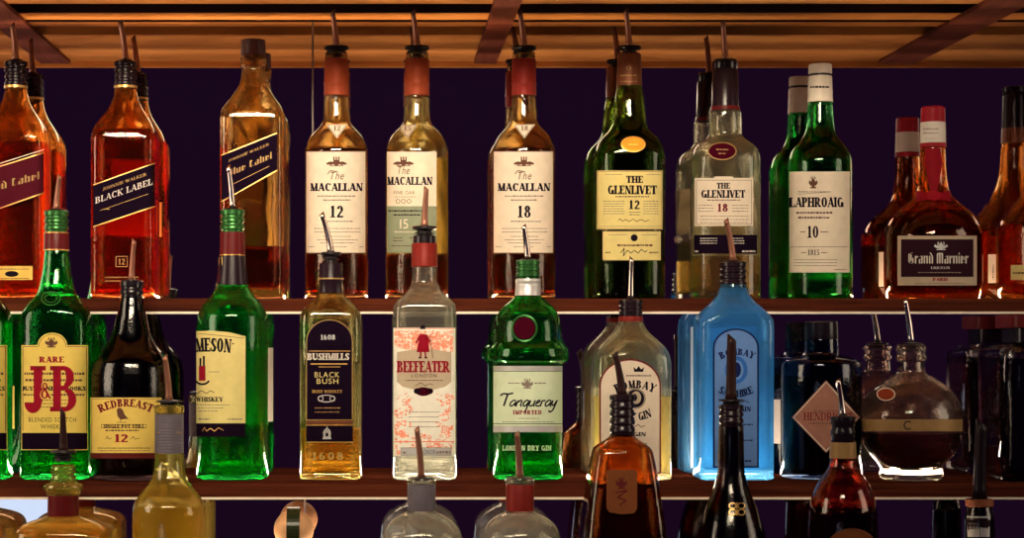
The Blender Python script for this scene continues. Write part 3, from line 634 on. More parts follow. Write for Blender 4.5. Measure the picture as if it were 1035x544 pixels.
A.fine('brownink', 25, 85, 379, 2.6).fine('brownink', 26, 84, 385.5, 2.4).text('ink', 'JUSTERINI & BROOKS', 23, 395, 86.5, 395, 4.4, SERIFB, gap=.02).fine('brownink', 24, 85, 400, 1.8).fine('brownink', 36, 74, 405, .9).fine('brownink', 36, 74, 408.5, .9).fine('brownink', 36, 74, 412, .9)
A.text('redink', 'J', 27.5, 416, 46, 416, 46, BIG, layer=3).text('yellow', '&', 40.2, 404.2, 53.2, 404.2, 18.5, SERIFB, layer=4).text('redink', '&', 41, 403, 52.4, 403, 16, SERIF, layer=5).text('redink', 'B', 52, 416, 79.5, 416, 46, BIG, layer=3)
A.text('ink', 'BLENDED SCOTCH', 29, 426.5, 77, 426.5, 4.4, None).text('ink', 'WHISKY', 41, 433.5, 65, 433.5, 4.4, None)
b.label(A); b.back('yellow', 7, 392, 437, 17)
b.copy(-24, 'green whisky bottle with yellow label at the shelf end, only its edge inside the frame')
# dark pot still bottle
b = Bottle('whiskey_bottle', 'dark brown whiskey bottle with yellow label under an arched title and a small bird', 'bottle', 'mid', 133, [(298, 10.6), (302, 11.6), (315, 14), (330, 18), (342, 22), (350, 27), (358, 33.5), (367, 39), (378, 41.3), (484, 41.3)], 'g_black', GM, liq=(370, 'l_black'), dy=-.006)
b.lathe('cap', 'blackcap', screw(284, 301, 12, 2)); b.pourer((136, 243), 283.5, 'disc', 'spout', 3.2, 2.2, 11)
A = Art().rect('yellow', 91.5, 402, 163, 458).rect('foilmaroon', 91.5, 458, 163, 463.5, 1).frame('brownink', 93, 403.5, 162, 462, .4, 2)
A.text('maroon', 'REDBREAST', 102, 417.5, 152.5, 417.5, 7.6, SERIFB, bow=6.5)
A.poly('brownink', [(118, 414), (121, 412), (124, 414), (126, 419), (130, 424), (127, 423.5), (122, 424.5), (119, 421)], 2).line('brownink', 122, 424, 122, 427, .6, 2).line('brownink', 118, 427, 128, 427, .5, 2)
A.frame('brownink', 102.5, 429, 148, 433, .5, 2).text('ink', 'SINGLE POT STILL', 105, 432.5, 146, 432.5, 3, SERIFB).fine('brownink', 107, 140, 436, 1.6)
A.text('redink', '12', 115.5, 447, 130, 447, 8, SERIFB, gap=0).path('brownink', [(107, 444), (109, 441), (110, 444), (113, 443)], .6, 2).path('brownink', [(132, 444), (135, 441), (136, 444), (141, 443)], .6, 2).fine('brownink', 99, 152, 453.5, 1).fine('brownink', 99, 152, 456, .7); b.label(A)
# Irish whiskey, label turned aside
b = Bottle('whiskey_bottle', 'bright green whiskey bottle with pale yellow label turned aside above a black strip', 'bottle', 'mid', 235, [(255, 11.2), (258, 12.2), (275, 13.4), (290, 15.8), (296, 19), (303, 25.5), (311, 31.5), (320, 35.2), (328, 36), (484, 36)], 'g_green', GM, liq=(352, 'l_green'))
b.lathe('cap', 'greengold', screw(212, 236, 12.3, 3)); b.lathe('neck_foil', 'foilmaroon', [(235, 12.3), (258, 13)]); b.lathe('foil_line', 'gold', [(257.6, 13.1), (258.6, 13.1)]); b.lathe('neck_label', 'foildark', [(259, 13.2), (288, 16.4)], label='dark neck label'); 
A = Art().rect('yellow', 220, 260, 225.5, 284).disc('redink', 222.5, 279, 3, 3, 2, 12); b.label(A, 'neck_stripe', lift=.0011)
b.pourer((231, 168), 211, 'small', 'chrome', 3.2, 2.2)
A = Art().poly('paleyellow', [(198.5, 335), (215, 334.5), (232, 336), (248, 340), (248, 428), (198.5, 428)]).rect('labelblack', 198.5, 428, 248, 441.5, 1).line('brownink', 200, 337, 247, 342, .5, 2)
A.text('ink', 'MESON', 198.8, 356, 233.5, 357, 14, SERIFB, bow=.8, gap=.0).rect('brownink', 234.5, 347, 236.5, 348.2, 2)
A.rect('redink', 201.5, 370, 208, 385, 2).rect('ink', 202, 362, 204, 370, 2).rect('ink', 205.4, 360, 207.4, 370, 2).ring('ink', 205, 383, 8, 6.5, 2, 2, 16, 200, 340).line('greyink', 211, 376, 222, 376, .6, 2).path('brownink', [(199, 398), (204, 395), (209, 398), (213, 395), (217, 397)], .7, 2)
A.text('ink', 'WHISKEY', 198.8, 406, 225.5, 406, 4.6, SERIFB).fine('greyink', 199.5, 232, 410, .9).fine('greyink', 199.5, 226, 413, .9).fine('greyink', 199.5, 220, 416, .9).fine('greyink', 201, 212, 424.5, 1.6).fine('greyink', 230, 245, 424.5, 1.4)
A.path('gold', [(205, 436), (207, 432), (209, 436), (213, 433), (217, 436), (221, 432.5), (226, 435)], .8, 2); b.label(A)
b.back('backwhite', 19, 352, 430, 18); b.back('paleyellow', 6, 350, 430, -8, name='strip_stamp')
# square clear bottle with black arch label
b = Bottle('whiskey_bottle', 'tall square clear whiskey bottle with black arch-topped label and a little amber liquor', 'bottle', 'mid', 334.5, [(292, 11.5, 2), (296, 12.6, 2), (300, 15.5, 2.2), (305, 20.5, 2.8), (311, 26.5, 4), (317, 30, 5.5), (323, 31, 6), (484, 31, 6)], 'g_straw', GM, n=6, dr=.92, liq=(432, 'l_gold'), base=9)
b.lathe('neck_foil', 'foildark', [(266, 11.4), (267, 12), (280, 12.3), (281, 12.8), (283, 12.8), (284, 12.4), (296, 12.9)]); b.lathe('foil_line', 'dullgold', [(281.2, 13), (282.6, 13)])
b.pourer((325, 216), 256, 'flange', 'chrome', 3.4, 2.4, 10)
def arch2(m1, m2, x0, y0, x1, y1, r, A, inset=1.4):
    def ap(k): return [(x1 - k, y1 - k), (x1 - k, y0 + r)] + [((x0 + x1) / 2 + ((x1 - x0) / 2 - k) * math.cos(PI * i / 16), y0 + r - (r - k) * math.sin(PI * i / 16)) for i in range(1, 16)] + [(x0 + k, y0 + r), (x0 + k, y1 - k)]
    A.poly(m1, ap(0), 1); A.poly(m2, ap(inset), 2)
A = Art(); arch2('dullgold', 'labelblack', 309.5, 323, 356.5, 425, 22, A, .9)
A.text('silver', '1608', 324, 343.5, 339, 343.5, 5, layer=3).line('gold', 312, 355, 354, 355, .7, 3).text('offwhite', 'BUSHMILLS', 310.8, 364, 353, 364, 6.8, SERIFB, layer=3, gap=.02).line('gold', 314, 368, 351, 368, 1.2, 3).line('gold', 322, 371, 344, 371, .6, 3)
A.text('paleyellow', 'BLACK', 317.5, 381.5, 343.5, 381.5, 5.4, None, layer=3).text('paleyellow', 'BUSH', 319.5, 388, 342.5, 388, 5.4, None, layer=3).text('gold', 'IRISH WHISKEY', 315.5, 397.3, 346, 397.3, 3, layer=3)
A.ring('silver', 330, 403, 9, 4, 1, 3, 16).ring('silver', 324, 403, 3, 3, .8, 3, 12).ring('silver', 336, 403, 3, 3, .8, 3, 12).fine('dullgold', 318, 344, 413, 1.2, 3).fine('dullgold', 318, 344, 417, .8, 3); b.label(A)
A = Art().rect('foilbronze', 309.5, 425.5, 356.5, 429).rect('labelblack', 309.5, 430, 356.5, 447).line('gold', 309.5, 430, 356.5, 430, .6, 2).line('gold', 309.5, 447, 356.5, 447, .8, 2)
A.disc('silver', 330.5, 438.5, 4, 5.5, 2, 12).poly('silver', [(326, 444), (330.5, 430.5), (335, 444)], 2).disc('labelblack', 330.5, 439.5, 1.6, 2.2, 3, 8); b.label(A, 'lower_label')
A = Art().text('gold', '1608', 315, 465, 347, 465, 7.5, SLAB, layer=1, gap=.2); b.label(A, 'glass_lettering')
# gin with red and white printed front
b = Bottle('gin_bottle', 'tall square gin bottle printed white and coral with red title beneath a guard figure', 'bottle', 'mid', 429, [(243, 10.5, 2), (247, 11.6, 2), (268, 12, 2), (284, 13, 2), (291, 15.5, 2.2), (297, 20.5, 2.8), (303, 26.5, 4), (309, 31, 5.5), (316, 32, 6), (484, 32, 6)], 'g_clear', GM, n=6, dr=.92, liq=(312, 'l_water'), base=11)
b.lathe('neck_foil', 'foilred', [(246, 12.2), (247, 13), (269.5, 13.2), (270, 12.6)]); b.pourer((431, 190), 230, 'flange', 'spout', 3.6, 2.4, 12)
b.lathe('collar', 'blackcap', [(238, 10), (239, 11.4), (246, 11.6)])
A = Art().rect('white', 398, 331.5, 460, 461); r = random.Random(5)
for i in range(520):
    x, y = r.uniform(399, 456), r.choice((r.uniform(334, 352), r.uniform(398, 458)))
    if 414 < x < 440 and 397 < y < 438: continue
    k = r.random(); w, h = r.uniform(1.5, 5), r.uniform(1.5, 5); m_ = r.choice(('coral', 'coral', 'redink'))
    m_ = 'coral'
    if k < .35: A.frame(m_, x, y, min(459, x + w), min(460, y + h), .75, 2)
    elif k < .6: A.line(m_, x, y, min(459, x + w), min(460, y + h * r.choice((0, 1, -.5))), .8, 2)
    elif k < .8: A.ring(m_, x + 1, y + 1, w * .5, h * .5, .7, 2, 10)
    else: A.rect(m_, x, y, min(459, x + w * .6), min(460, y + h * .5), 2)
A.rect('coral', 399, 446, 459, 447.2, 2).rect('coral', 399, 331.8, 459, 332.6, 2)
A.poly('beige', [(401.5, 356), (420, 353), (437, 353), (456, 356), (456, 386), (450, 391), (438, 394), (420, 394), (407, 391), (401.5, 386)][::-1], 3)
A.text('redink', 'BEEFEATER', 401.8, 376.5, 454.5, 376.5, 11.5, SERIFB, layer=4, gap=.01).text('ink', 'LONDON', 415.5, 381.5, 441.5, 381.5, 3.6, None, layer=4, gap=.2).fine('brownink', 410, 448, 385, .9, 4).path('brownink', [(420, 390), (425, 387), (430, 390), (434, 388), (438, 389)], .6, 4)
A.disc('winered', 428, 396, 8, 4.5, 4, 14).disc('ink', 421.5, 395.5, 3.5, 3, 4, 10).disc('ink', 434.5, 395.5, 3.5, 3, 4, 10)
for y in (417, 422, 427, 432): A.fine('greyink', 413, 444, y, .8, 3)
A.rect('silver', 405, 452.5, 456, 460.5, 3).frame('greyink', 405, 452.5, 456, 460.5, .5, 4).text('ink', 'LONDON', 427, 459, 440, 459, 4.5, None, layer=4).fine('greyink', 441, 455, 458.5, 2.6, 4).fine('greyink', 407, 411, 458.5, 2, 4)
# little guard in a long red coat and dark hat
A.poly('redink', [(424, 338), (431, 338), (433, 346), (434, 356), (421, 356), (423, 346)], 4).line('redink', 424, 340, 420.5, 347, 1.8, 4).line('redink', 431, 340, 434, 346, 1.8, 4).disc('cream', 427.3, 334.8, 1.8, 2.2, 5, 10).rect('ink', 424.5, 331.5, 430, 333, 5).rect('ink', 425.3, 328.6, 429.3, 331.8, 5).line('redink', 425.4, 355, 425, 361.5, 1.6, 4).line('redink', 429.6, 355, 430.2, 361.5, 1.6, 4).line('brownink', 435, 343, 437.5, 362, .6, 4).rect('ink', 423, 361, 426, 362.4, 5).rect('ink', 429, 361, 432, 362.4, 5)
b.label(A, lift=.00025)
# green shaker-shaped gin
b = Bottle('gin_bottle', 'ribbed-shoulder green gin bottle with round wine red seal and script-lettered pale label', 'bottle', 'mid', 533.5, [(278, 10.6), (282, 11.6), (297, 12), (301, 14.5), (305, 19), (311, 26), (319, 31), (330, 33.6), (345, 34.6), (349, 37), (353, 40.4), (360, 41), (364, 40.4), (366, 37.5), (368, 35.6), (371, 35), (484, 35)], 'g_green', GM, liq=(318, 'l_green'))
b.lathe('cap', 'greengold', screw(263, 283, 12.2, 3)); b.lathe('neck_band', 'silver', [(282, 12.2), (283, 12.7), (285, 12.7), (285.5, 12.3), (290, 12.3), (290.5, 12.7), (299, 12.8)], label='ridged silver neck band'); b.pourer((529, 228), 262, 'small', 'chrome', 3.4, 2.3)
A = Art().disc('winered', 530, 332, 10.6, 11, 1, 28).ring('greengold', 530, 332, 13.2, 13.8, 2, 1, 28); b.label(A, 'seal', vcut=True, lift=.0010, text='round wine red seal')
A = Art().rect('mint', 499, 371, 568, 437).rect('silver', 499, 370, 568, 375, 2).rect('silver', 499, 430.5, 568, 437, 2).line('greengold', 499, 375.5, 568, 375.5, .6, 2).line('greengold', 499, 428.5, 568, 428.5, .8, 2).crest('greyink', 533, 387.5, 12, 10).fine('greyink', 514, 526, 388, 1.3).fine('greyink', 540, 552, 388, 1.3)
X = lambda q, x, y: [(x + a, y - c) for a, c in q]
A.path('ink', X([(0, 10), (3, 12), (8, 11.5), (13, 12.5)], 506, 410), 1.7, 2).line('ink', 513.5, 398.5, 509.5, 410.5, 1.9, 2)
def script(A, x0, base, h, strokes, m='ink', w=1.5):
    for st in strokes: A.path(m, [(x0 + p[0] * h + .30 * p[1] * h, base - p[1] * h) for p in st], w, 2)
S_a = [[(.9, .8), (.5, 1), (.1, .6), (.15, .1), (.5, .05), (.9, .7), (.88, .1), (1.1, .05)]]
S_n = [[(0, 0), (.1, .95)], [(.1, .6), (.5, 1), (.7, .85), (.65, .1), (.9, .05)]]
S_q = [[(.9, .8), (.5, 1), (.1, .6), (.15, .1), (.5, .05), (.9, .8), (.75, -.9)]]
S_u = [[(.05, .95), (.02, .2), (.3, .02), (.7, .3), (.75, .95), (.72, .1), (.95, .05)]]
S_e = [[(.1, .45), (.6, .7), (.5, 1), (.15, .8), (.1, .2), (.5, .02), (.85, .2)]]
S_r = [[(.05, 0), (.12, .95), (.3, .85), (.6, .95)]]
S_y = [[(.05, .95), (.1, .3), (.4, .1), (.75, .95), (.5, -.6), (.1, -.9), (-.1, -.6)]]
xx = 514.5
for g, w_ in ((S_a, 1.05), (S_n, .92), (S_q, 1.0), (S_u, .92), (S_e, .8), (S_r, .62), (S_a, 1.0), (S_y, .9)):
    script(A, xx, 411, 6.6, g); xx += w_ * 6.6
A.text('redink', 'IMPORTED', 519, 419, 547.5, 419, 4.2, SERIFB, gap=.14).fine('greyink', 524, 545, 423.5, .8).fine('greyink', 508, 560, 427, .8); b.label(A)
A = Art().text('mint', 'LONDON DRY GIN', 508, 455.5, 557, 455.5, 5, SLAB, layer=1, gap=.12); b.label(A, 'glass_lettering'); b.back('mint', 26, 378, 432, 0)
# clear gin with maroon-bordered arch label
b = Bottle('gin_bottle', 'broad clear gin bottle with cream arch label edged in maroon behind the amber square bottle', 'bottle', 'mid', 637.5, [(318, 10.6, 2, 1), (324, 11.8, 2, 1), (330, 14, 2, 1), (337, 19.5, 2.2, .95), (345, 28, 2.8, .9), (353, 34.8, 3.8, .84), (361, 38, 4.6, .82), (369, 39, 5, .8), (484, 38, 5, .8)], 'g_pale', GM, liq=(400, 'l_straw'), base=9)
b.lathe('cap', 'foildark', screw(303, 320, 12, 3)); b.lathe('neck_band', 'foilred', [(320, 12.2), (325, 12.4)]); b.pourer((638, 261), 302.5, 'small', 'chrome', 3.2, 2.2)
A = Art(); arch2('maroon', 'cream', 606, 363, 668, 479, 27, A, 1.6)
A.poly('ink', [(641, 376), (640, 371), (643, 373.5), (645.5, 370), (648, 373.5), (651, 371), (650, 376)], 3).fine('brownink', 633, 658, 380.5, 1.4, 3)
A.text('ink', 'BOMBAY', 623.5, 397.5, 660.5, 397.5, 8, SERIFB, bow=5, layer=3).disc('ink', 642, 403, 10.5, 10.5, 3, 24).ring('beige', 642, 403, 10, 10, .8, 4).disc('beige', 643, 402, 5, 6.5, 4, 14).disc('ink', 641, 402, 3, 4, 5, 10)
A.text('ink', 'DRY GIN', 627, 424, 659, 421, 8, SERIFB, bow=-3, layer=3).path('brownink', [(641, 432), (645, 429), (648, 432), (652, 430)], .7, 3).text('ink', 'GIN', 640, 441, 653, 441, 4, SERIFB, layer=3).text('ink', 'LONDON', 620, 441, 638, 441, 4, SERIFB, layer=3).path('brownink', [(638, 450), (643, 447), (648, 450), (654, 448)], .7, 3).fine('greyink', 620, 655, 457, 1, 3); b.label(A); b.back('backwhite', 30, 392, 478, -2)
# blue gin
b = Bottle('gin_bottle', 'glowing sky blue square gin bottle with pale blue arch label', 'bottle', 'mid', 741, [(286, 12.5, 2, 1), (291, 13.6, 2, 1), (298, 16, 2.2, 1), (305, 21.5, 2.6, .95), (312, 28.5, 3.4, .9), (319, 34.5, 5, .84), (325, 37, 7, .8), (332, 37.5, 8, .8), (484, 36.5, 8, .8)], 'g_blue', GM, liq=(345, 'l_water'), base=12)
b.lathe('cap', 'foildark', screw(265, 291, 13.4, 4)); b.pourer((733, 222), 264, 'small', 'spout', 3.4, 2.4)
A = Art(); arch2('blueink', 'bluepaper', 720.5, 332, 767, 473, 20, A, 1.8)
A.text('blueink', 'BOMBAY', 729, 363.5, 761, 363.5, 6.5, SERIFB, bow=4.5, layer=3).ring('blueart', 744, 374, 11.5, 14, 4, 3).disc('blueink', 744, 374, 5, 8, 3, 12)
A.text('blueink', 'SAPPHIRE', 726, 397, 762, 397, 7, SERIFB, bow=-4.5, layer=3).text('blueink', 'GIN', 748, 416, 759, 416, 5, SERIFB, layer=3).path('blueink', [(748, 408), (753, 405), (757, 407)], .7, 3).text('blueink', 'DRY', 732, 416, 744, 416, 5, SERIFB, layer=3).fine('blueink', 728, 761, 430, 1.6, 3).fine('blueink', 728, 761, 446, 1.6, 3).fine('blueink', 730, 760, 467, 2, 3); b.label(A); b.back('backglow', 31, 330, 478)  # rear sheet added to brighten the inside of the blue glass
# black apothecary gin
b = Bottle('gin_bottle', 'black apothecary gin bottle with coppery diamond label', 'bottle', 'mid', 830, [(340, 15.5), (344, 17), (356, 17.5), (359, 20), (361.5, 30), (364.5, 37.5), (369, 40), (376, 40.5), (484, 40.5)], 'g_navy', GM, liq=(380, 'l_black'), dy=.006, th=3.5)
b.lathe('stopper', 'blackcap', [(325, 15), (326, 16.6), (341, 17), (346, 16.5)])
A = Art().poly('copperlabel', [(800.5, 422), (835, 384.5), (869, 422), (835, 458)][::-1], 1).path('offwhite', [(802.5, 422), (835, 386.5), (867, 422), (835, 456), (802.5, 422)], .8, 2).text('maroon', "HENDRICK'S", 812.5, 425, 862, 425, 8, SERIF, gap=.03).fine('brownink', 818, 852, 428.5, 1).fine('brownink', 822, 848, 416, 1); b.label(A)
b.back('backwhite', 16, 362, 452, -22, True)
# round raspberry liqueur flask
b = Bottle('liqueur_bottle', 'spherical footed liqueur bottle of dark liquor with a gold belt', 'bottle', 'mid', 921, [(349, 13), (351, 15), (353, 15), (355, 13.2), (359, 13.2), (361, 15), (363, 15), (365, 12.8), (376, 13.8), (380, 19), (386, 29), (395, 40), (407, 47.5), (420, 51.2), (432, 51.6), (444, 49.5), (455, 45), (464, 37.5), (470, 32), (473, 30.5), (477, 31), (484, 32.5)], 'g_rose', GM, liq=(437, 'l_black'), dy=-.016, base=15, th=3.5)
b.pourer((914, 303), 347, 'disc', 'chrome', 3.2, 2.2, 11)
A = Art().rect('dullgold', 868, 424, 972, 436).ring('ink', 918, 430, 4.6, 4.6, 1.2, 2, 18, 50, 310).line('ink', 866, 437, 974, 437, .8, 2); b.label(A, 'belt', cut=2.0, lift=.0005, text='gold belt')
A = Art().disc('foilorange', 896, 399, 9, 6.5, 1, 18).ring('cream', 896, 399, 9, 6.5, .8, 2); b.label(A, 'seal', vcut=True, lift=.0006, text='small copper oval seal')
# square liqueur at the right end
b = Bottle('liqueur_bottle', 'large square clear liqueur bottle with flat red cap at the shelf end', 'bottle', 'mid', 1049, [(334, 26, 4), (345, 27, 5), (349, 36, 6), (353, 45, 8), (358, 49, 10), (366, 50, 10), (484, 50, 10)], 'g_crystal', GM, n=10, dr=.9, liq=(362, 'l_black'), dy=-.006, base=10, th=8)
b.lathe('cap', 'foilmaroon', [(318, 34), (319, 36), (331, 36), (332, 35)], n=6); b.lathe('collar', 'blackcap', [(332, 31), (346, 31)], n=5)

# ================================================================== LOWEST SHELF (necks and shoulders in the frame)
b = Bottle('tequila_bottle', 'squarish golden tequila bottle with maroon neck band and maroon pourer', 'bottle', 'low', 64, [(470, 11, 2), (475, 12.5, 2), (478, 12.5, 2), (480, 11.4, 2), (484, 12.6, 2), (487, 12.6, 2), (488.5, 15.5, 2), (490, 19.6, 2), (494, 20.2, 2), (496, 17.5, 2), (499.5, 17, 2), (501, 15, 2), (521, 15.2, 2), (523, 19, 2.2), (526, 30, 2.8), (529, 38, 3.6), (534, 44, 4.6), (541, 46.5, 5), (640, 47, 5), (690, 47, 5)], 'g_goldlit', GL, n=5, dr=.9, liq=(535, 'l_gold'))
b.lathe('neck_band', 'foilmaroon', [(500.5, 15.6), (521, 15.9)]); b.pourer((64, 415), 456, 'flange', 'browncap', 4.4, 2.6, 12.5)
b.copy(-44, 'squarish golden tequila bottle whose shoulder just enters the frame at the shelf end')
b = Bottle('tequila_bottle', 'round pale gold tequila bottle with ridged grey neck foil', 'bottle', 'low', 171, [(409, 12), (411, 15), (417, 15), (418.5, 13.6), (458, 14.2), (470, 14.8), (480, 16.5), (488, 20), (496, 26.5), (504, 32.5), (512, 36), (520, 37), (690, 37)], 'g_goldlit', GL, liq=(512, 'l_straw'))
b.lathe('neck_foil', 'foilgrey', [p_ for i in range(13) for p_ in ((418.6 + i * 3, 14.6), (420.6 + i * 3, 14.6), (421 + i * 3, 14.2))] + [(458, 14.7)]); b.pourer((167, 360), 405, 'disc', 'spout', 3.6, 2.4, 13)
A = Art().fine('dullgold', 157, 162, 438, 1.4).fine('dullgold', 178, 183, 438, 1.4); b.label(A, 'foil_print', lift=.0008)
# ball-stoppered bottle
b = Bottle('decanter', 'dark bottle closed by a round tan ball stopper with an olive green strap', 'bottle', 'low', 297, [(552, 10), (560, 11), (580, 14), (600, 28), (615, 34), (690, 34)], 'g_black', GL)
b.lathe('ball_stopper', 'stopper', [(515.5 + 39.5 * (1 - math.cos(PI * i / 16)) / 2, 20.2 * math.sin(PI * i / 16) + .05) for i in range(17)], label='round tan ball stopper')
bm = bmesh.new(); K = 14; w_ = 6.6 * b.sc; R_ = 20.6 * b.sc; zc = wz(535, b.y0) - b.zb; rows = []
for i in range(K + 1):
    an = math.radians(100 - 120 * i / K)
    rows.append([bm.verts.new((sx * w_, -math.cos(an) * (R_ + o_), zc + math.sin(an) * (R_ + o_))) for sx, o_ in ((-1, 0), (1, 0), (1, .0022), (-1, .0022))])
for a, c in zip(rows, rows[1:]):
    for j in range(4): bm.faces.new([a[j], a[(j + 1) % 4], c[(j + 1) % 4], c[j]])
bm.faces.new(rows[0]); bm.faces.new(rows[-1][::-1]); bmesh.ops.recalc_face_normals(bm, faces=bm.faces[:])
plain('olive', (0.02, 0.024, 0.008), .25); from_bm('strap', bm, 'olive', b.root, smooth=False)['label'] = 'olive green strap'
# two tequilas
PT = [(482, 11, 2), (484, 14.6, 2), (488.5, 15, 2), (489.5, 13.5, 2), (516, 13.6, 2), (518, 16, 2), (521, 23, 2.1), (526, 31, 2.3), (532, 36.5, 2.5), (540, 40, 2.8), (552, 41.5, 3), (690, 41.5, 3)]
for cx, nm, lm, tip in ((426, 'grey', 'foilgrey', (421, 432)), (525.5, 'red', 'foilred', (522, 437))):
    b = Bottle('tequila_bottle', f'stubby clear tequila bottle with {nm} neck label and dark spout', 'bottle', 'low', cx, PT, 'g_clearlit', GL, liq=(560, 'l_water'), th=3.5)
    b.lathe('neck_label', lm, [(489.6, 14), (490, 14.2), (516, 14.3)]); b.pourer(tip, 483, 'small', 'spout', 3.6, 2.6, 14)
    A = Art().text('ink', 'PATRON', cx - 10.5, 503.5, cx + 12, 503.5, 6, None, layer=1, gap=.12).fine('ink', cx - 5, cx + 10, 507, .8, 1).fine('ink', cx - 4, cx + 7, 510, .8, 1)
    b.label(A, 'neck_print', lift=.0006)
# amber square liqueur
b = Bottle('liqueur_bottle', 'amber square liqueur bottle with sloped sides and dark ridged cap before the clear gin', 'bottle', 'low', 629, [(438, 11.5, 2), (441, 13, 2), (445, 17.5, 2.6), (449, 23.5, 4), (454, 28, 6), (462, 30.2, 6), (490, 34.8, 6), (544, 42, 6), (600, 46, 6), (690, 47, 6)], 'g_brown', GL, n=6, liq=(488, 'l_dark'), th=3.2)
b.lathe('cap', 'foildark', screw(399, 441, 12.8, 5)); b.pourer((621, 357), 399, 'small', 'browncap', 4.2, 3, 12)
A = Art().poly('ghost', [(613, 477), (616, 475), (641, 475), (644, 477), (644, 514), (641, 519), (628, 520), (616, 518), (613, 514)][::-1], 1).crest('foilmaroon', 628, 488, 12, 12).path('foilmaroon', [(622, 498), (634, 496), (624, 503), (633, 506), (626, 511)], 1.6, 2); b.label(A)
# black cream liqueur
b = Bottle('liqueur_bottle', 'black silhouetted liqueur bottle with gold double monogram before the blue gin', 'bottle', 'low', 739, [(428, 10.5), (431, 12.3), (455, 12.8), (476, 13.6), (486, 15.5), (496, 18.6), (508, 23.5), (520, 28.2), (534, 32.6), (550, 36), (575, 38), (690, 38)], 'g_black', GL, liq=(520, 'l_black'))
b.lathe('cap', 'foildark', screw(409, 431, 12.4, 3)); b.pourer((739, 341), 404, 'disc', 'browncap', 5.2, 4.6, 12.5)
A = Art()
for cy in (511.5, 518):
    A.ring('gold', 740.4, cy, 3.9, 3.3, .9, 1, 18); A.ring('gold', 749.2, cy, 3.9, 3.3, .9, 1, 18)
A.line('gold', 744.8, 508, 744.8, 521.5, .9, 1); b.label(A, 'monogram', vcut=True, lift=.0004)
# dark red liqueur
b = Bottle('liqueur_bottle', 'dark red liqueur bottle with black cap and narrow gold neck band', 'bottle', 'low', 852, [(445, 11.6), (450, 12.6), (465, 13), (472, 14.4), (478, 18), (485, 23), (494, 28), (505, 31.8), (518, 34), (540, 35), (690, 35)], 'g_red', GL, liq=(512, 'l_black'))
b.lathe('cap', 'blackcap', screw(421, 447, 12.2, 2)); b.lathe('neck_band', 'dullgold', [(447, 12.9), (463, 13.4)], label='narrow gold neck band'); b.pourer((846, 384), 421, 'small', 'chrome', 3.4, 2.3)
A = Art().disc('ghost', 861, 556, 26, 22, 1, 30).ring('foilbronze', 861, 556, 26, 22, 1.6, 2); b.label(A, vcut=True)
# small brown-capped bottle at the right
b = Bottle('bitters_bottle', 'small dark bottle with brown cap, white label and black stick pourer', 'bottle', 'low', 990, [(510, 11.5), (514, 12.6), (520, 14), (525, 15), (560, 15.5), (690, 24)], 'g_black', GL)
b.lathe('cap', 'orangecap', [(504.5, 13), (505.2, 13.8), (511.5, 13.8), (512, 13.2)]); b.pourer((991, 428), 503, 'small', 'rubber', 6.2, 5.6, 11)
A = Art().rect('offwhite', 978.5, 522, 990, 543).rect('silver', 990.5, 522, 1000, 543).fine('greyink', 980, 989, 530, 1).fine('greyink', 980, 989, 535, 1); b.label(A)

# ================================================================== BACK BAR
X0, X1 = -0.95, 1.25
YM = {'top': 0.058, 'mid': -0.070, 'low': -0.198}
SEAM = -0.0840
names = {'top': 'top', 'mid': 'middle', 'low': 'lowest'}
for t, (z0, z1) in {'top': (.0498, .396), 'mid': (-.1564, .0325), 'low': (-.3626, -.1745)}.items():
    y = YM[t]
    for sd, (xa, xb) in (('left', (X0, SEAM - .0006)), ('right', (SEAM + .0006, X1))):
        o = boxes('mirror_panel', [(xa, xb, y, y + .004, z0 + .0002, z1 - .0002)], 'mirror')
        tag(o, f'dark mirror behind the {names[t]} shelf, {"narrower panel" if sd == "left" else "wider panel"} on the {sd} of the seam', 'mirror', 'mirror panels of the back bar')
    o = boxes({'top': 'trim_1', 'mid': 'trim_2', 'low': 'trim_3'}[t], [(SEAM - .0012, SEAM + .0012, y - .0012, y - .0001, z0 + .0002, z1 - .0003)], 'darksteel', kind='structure')
for t, nxt in (('top', 'mid'), ('mid', 'low'), ('low', None)):
    z = SZ[t]; yb = YM[t] - .0002; yf = (YM[nxt] if nxt else -.34) - .004
    r = bpy.data.objects.new('bar_shelf', None); COL.objects.link(r); r.location = (0, yf, z)
    tag(r, f'{names[t]} reddish wooden bar shelf with a pale metal edge strip', 'shelf', 'stepped shelves of the back bar')
    boxes('shelf_board', [(X0, X1, 0.0001, yb - yf, -.0150, 0)], 'w_shelf', r)
    boxes('front_rail', [(X0, X1, -.0045, 0, -.0152, -.0004)], 'w_shelf', r, .0006)
    boxes('edge_strip', [(X0, X1, -.0040, .0035, -.0178, -.0153)], 'steel', r)['label'] = 'pale metal strip'
# overhead board with a slot, three cross beams
boxes('ceiling', [(X0, X1, -.305, -.059, .396, .415), (X0, X1, .008, .066, .396, .415), (X0, X1, -.31, .07, .4152, .43)], 'w_board', kind='structure')
boxes('trim_8', [(X0, X1, .0062, .0078, .3966, .4150), (X0, X1, -.058, .006, .4135, .4150), (X0, X1, .0562, .0578, .3935, .3958)], 'slot_shade_edge', kind='structure')  # dark lining painted in for the slot's shade, plus the mirror's top edge
boxes('trim_4', [(X0, X1, -.316, -.3052, .388, .431)], 'w_board', kind='structure', bev=.001)
for i, (xa, xb) in enumerate(((-.478, -.437), (.131, .162), (.700, .752))):
    boxes(f'trim_{5 + i}', [(xa, xb, -.290, .0575, .3905, .3958), ], 'w_beam', kind='structure')
boxes('wall_back', [(X0, X1, .0625, .09, -.40, .43)], 'wallpaint', kind='structure')
boxes('wall_front', [(X0, X1, -.193, .062, -.3625, -.1746), (X0, X1, -.0655, .0575, -.1562, .0322)], 'wallpaint', kind='structure')
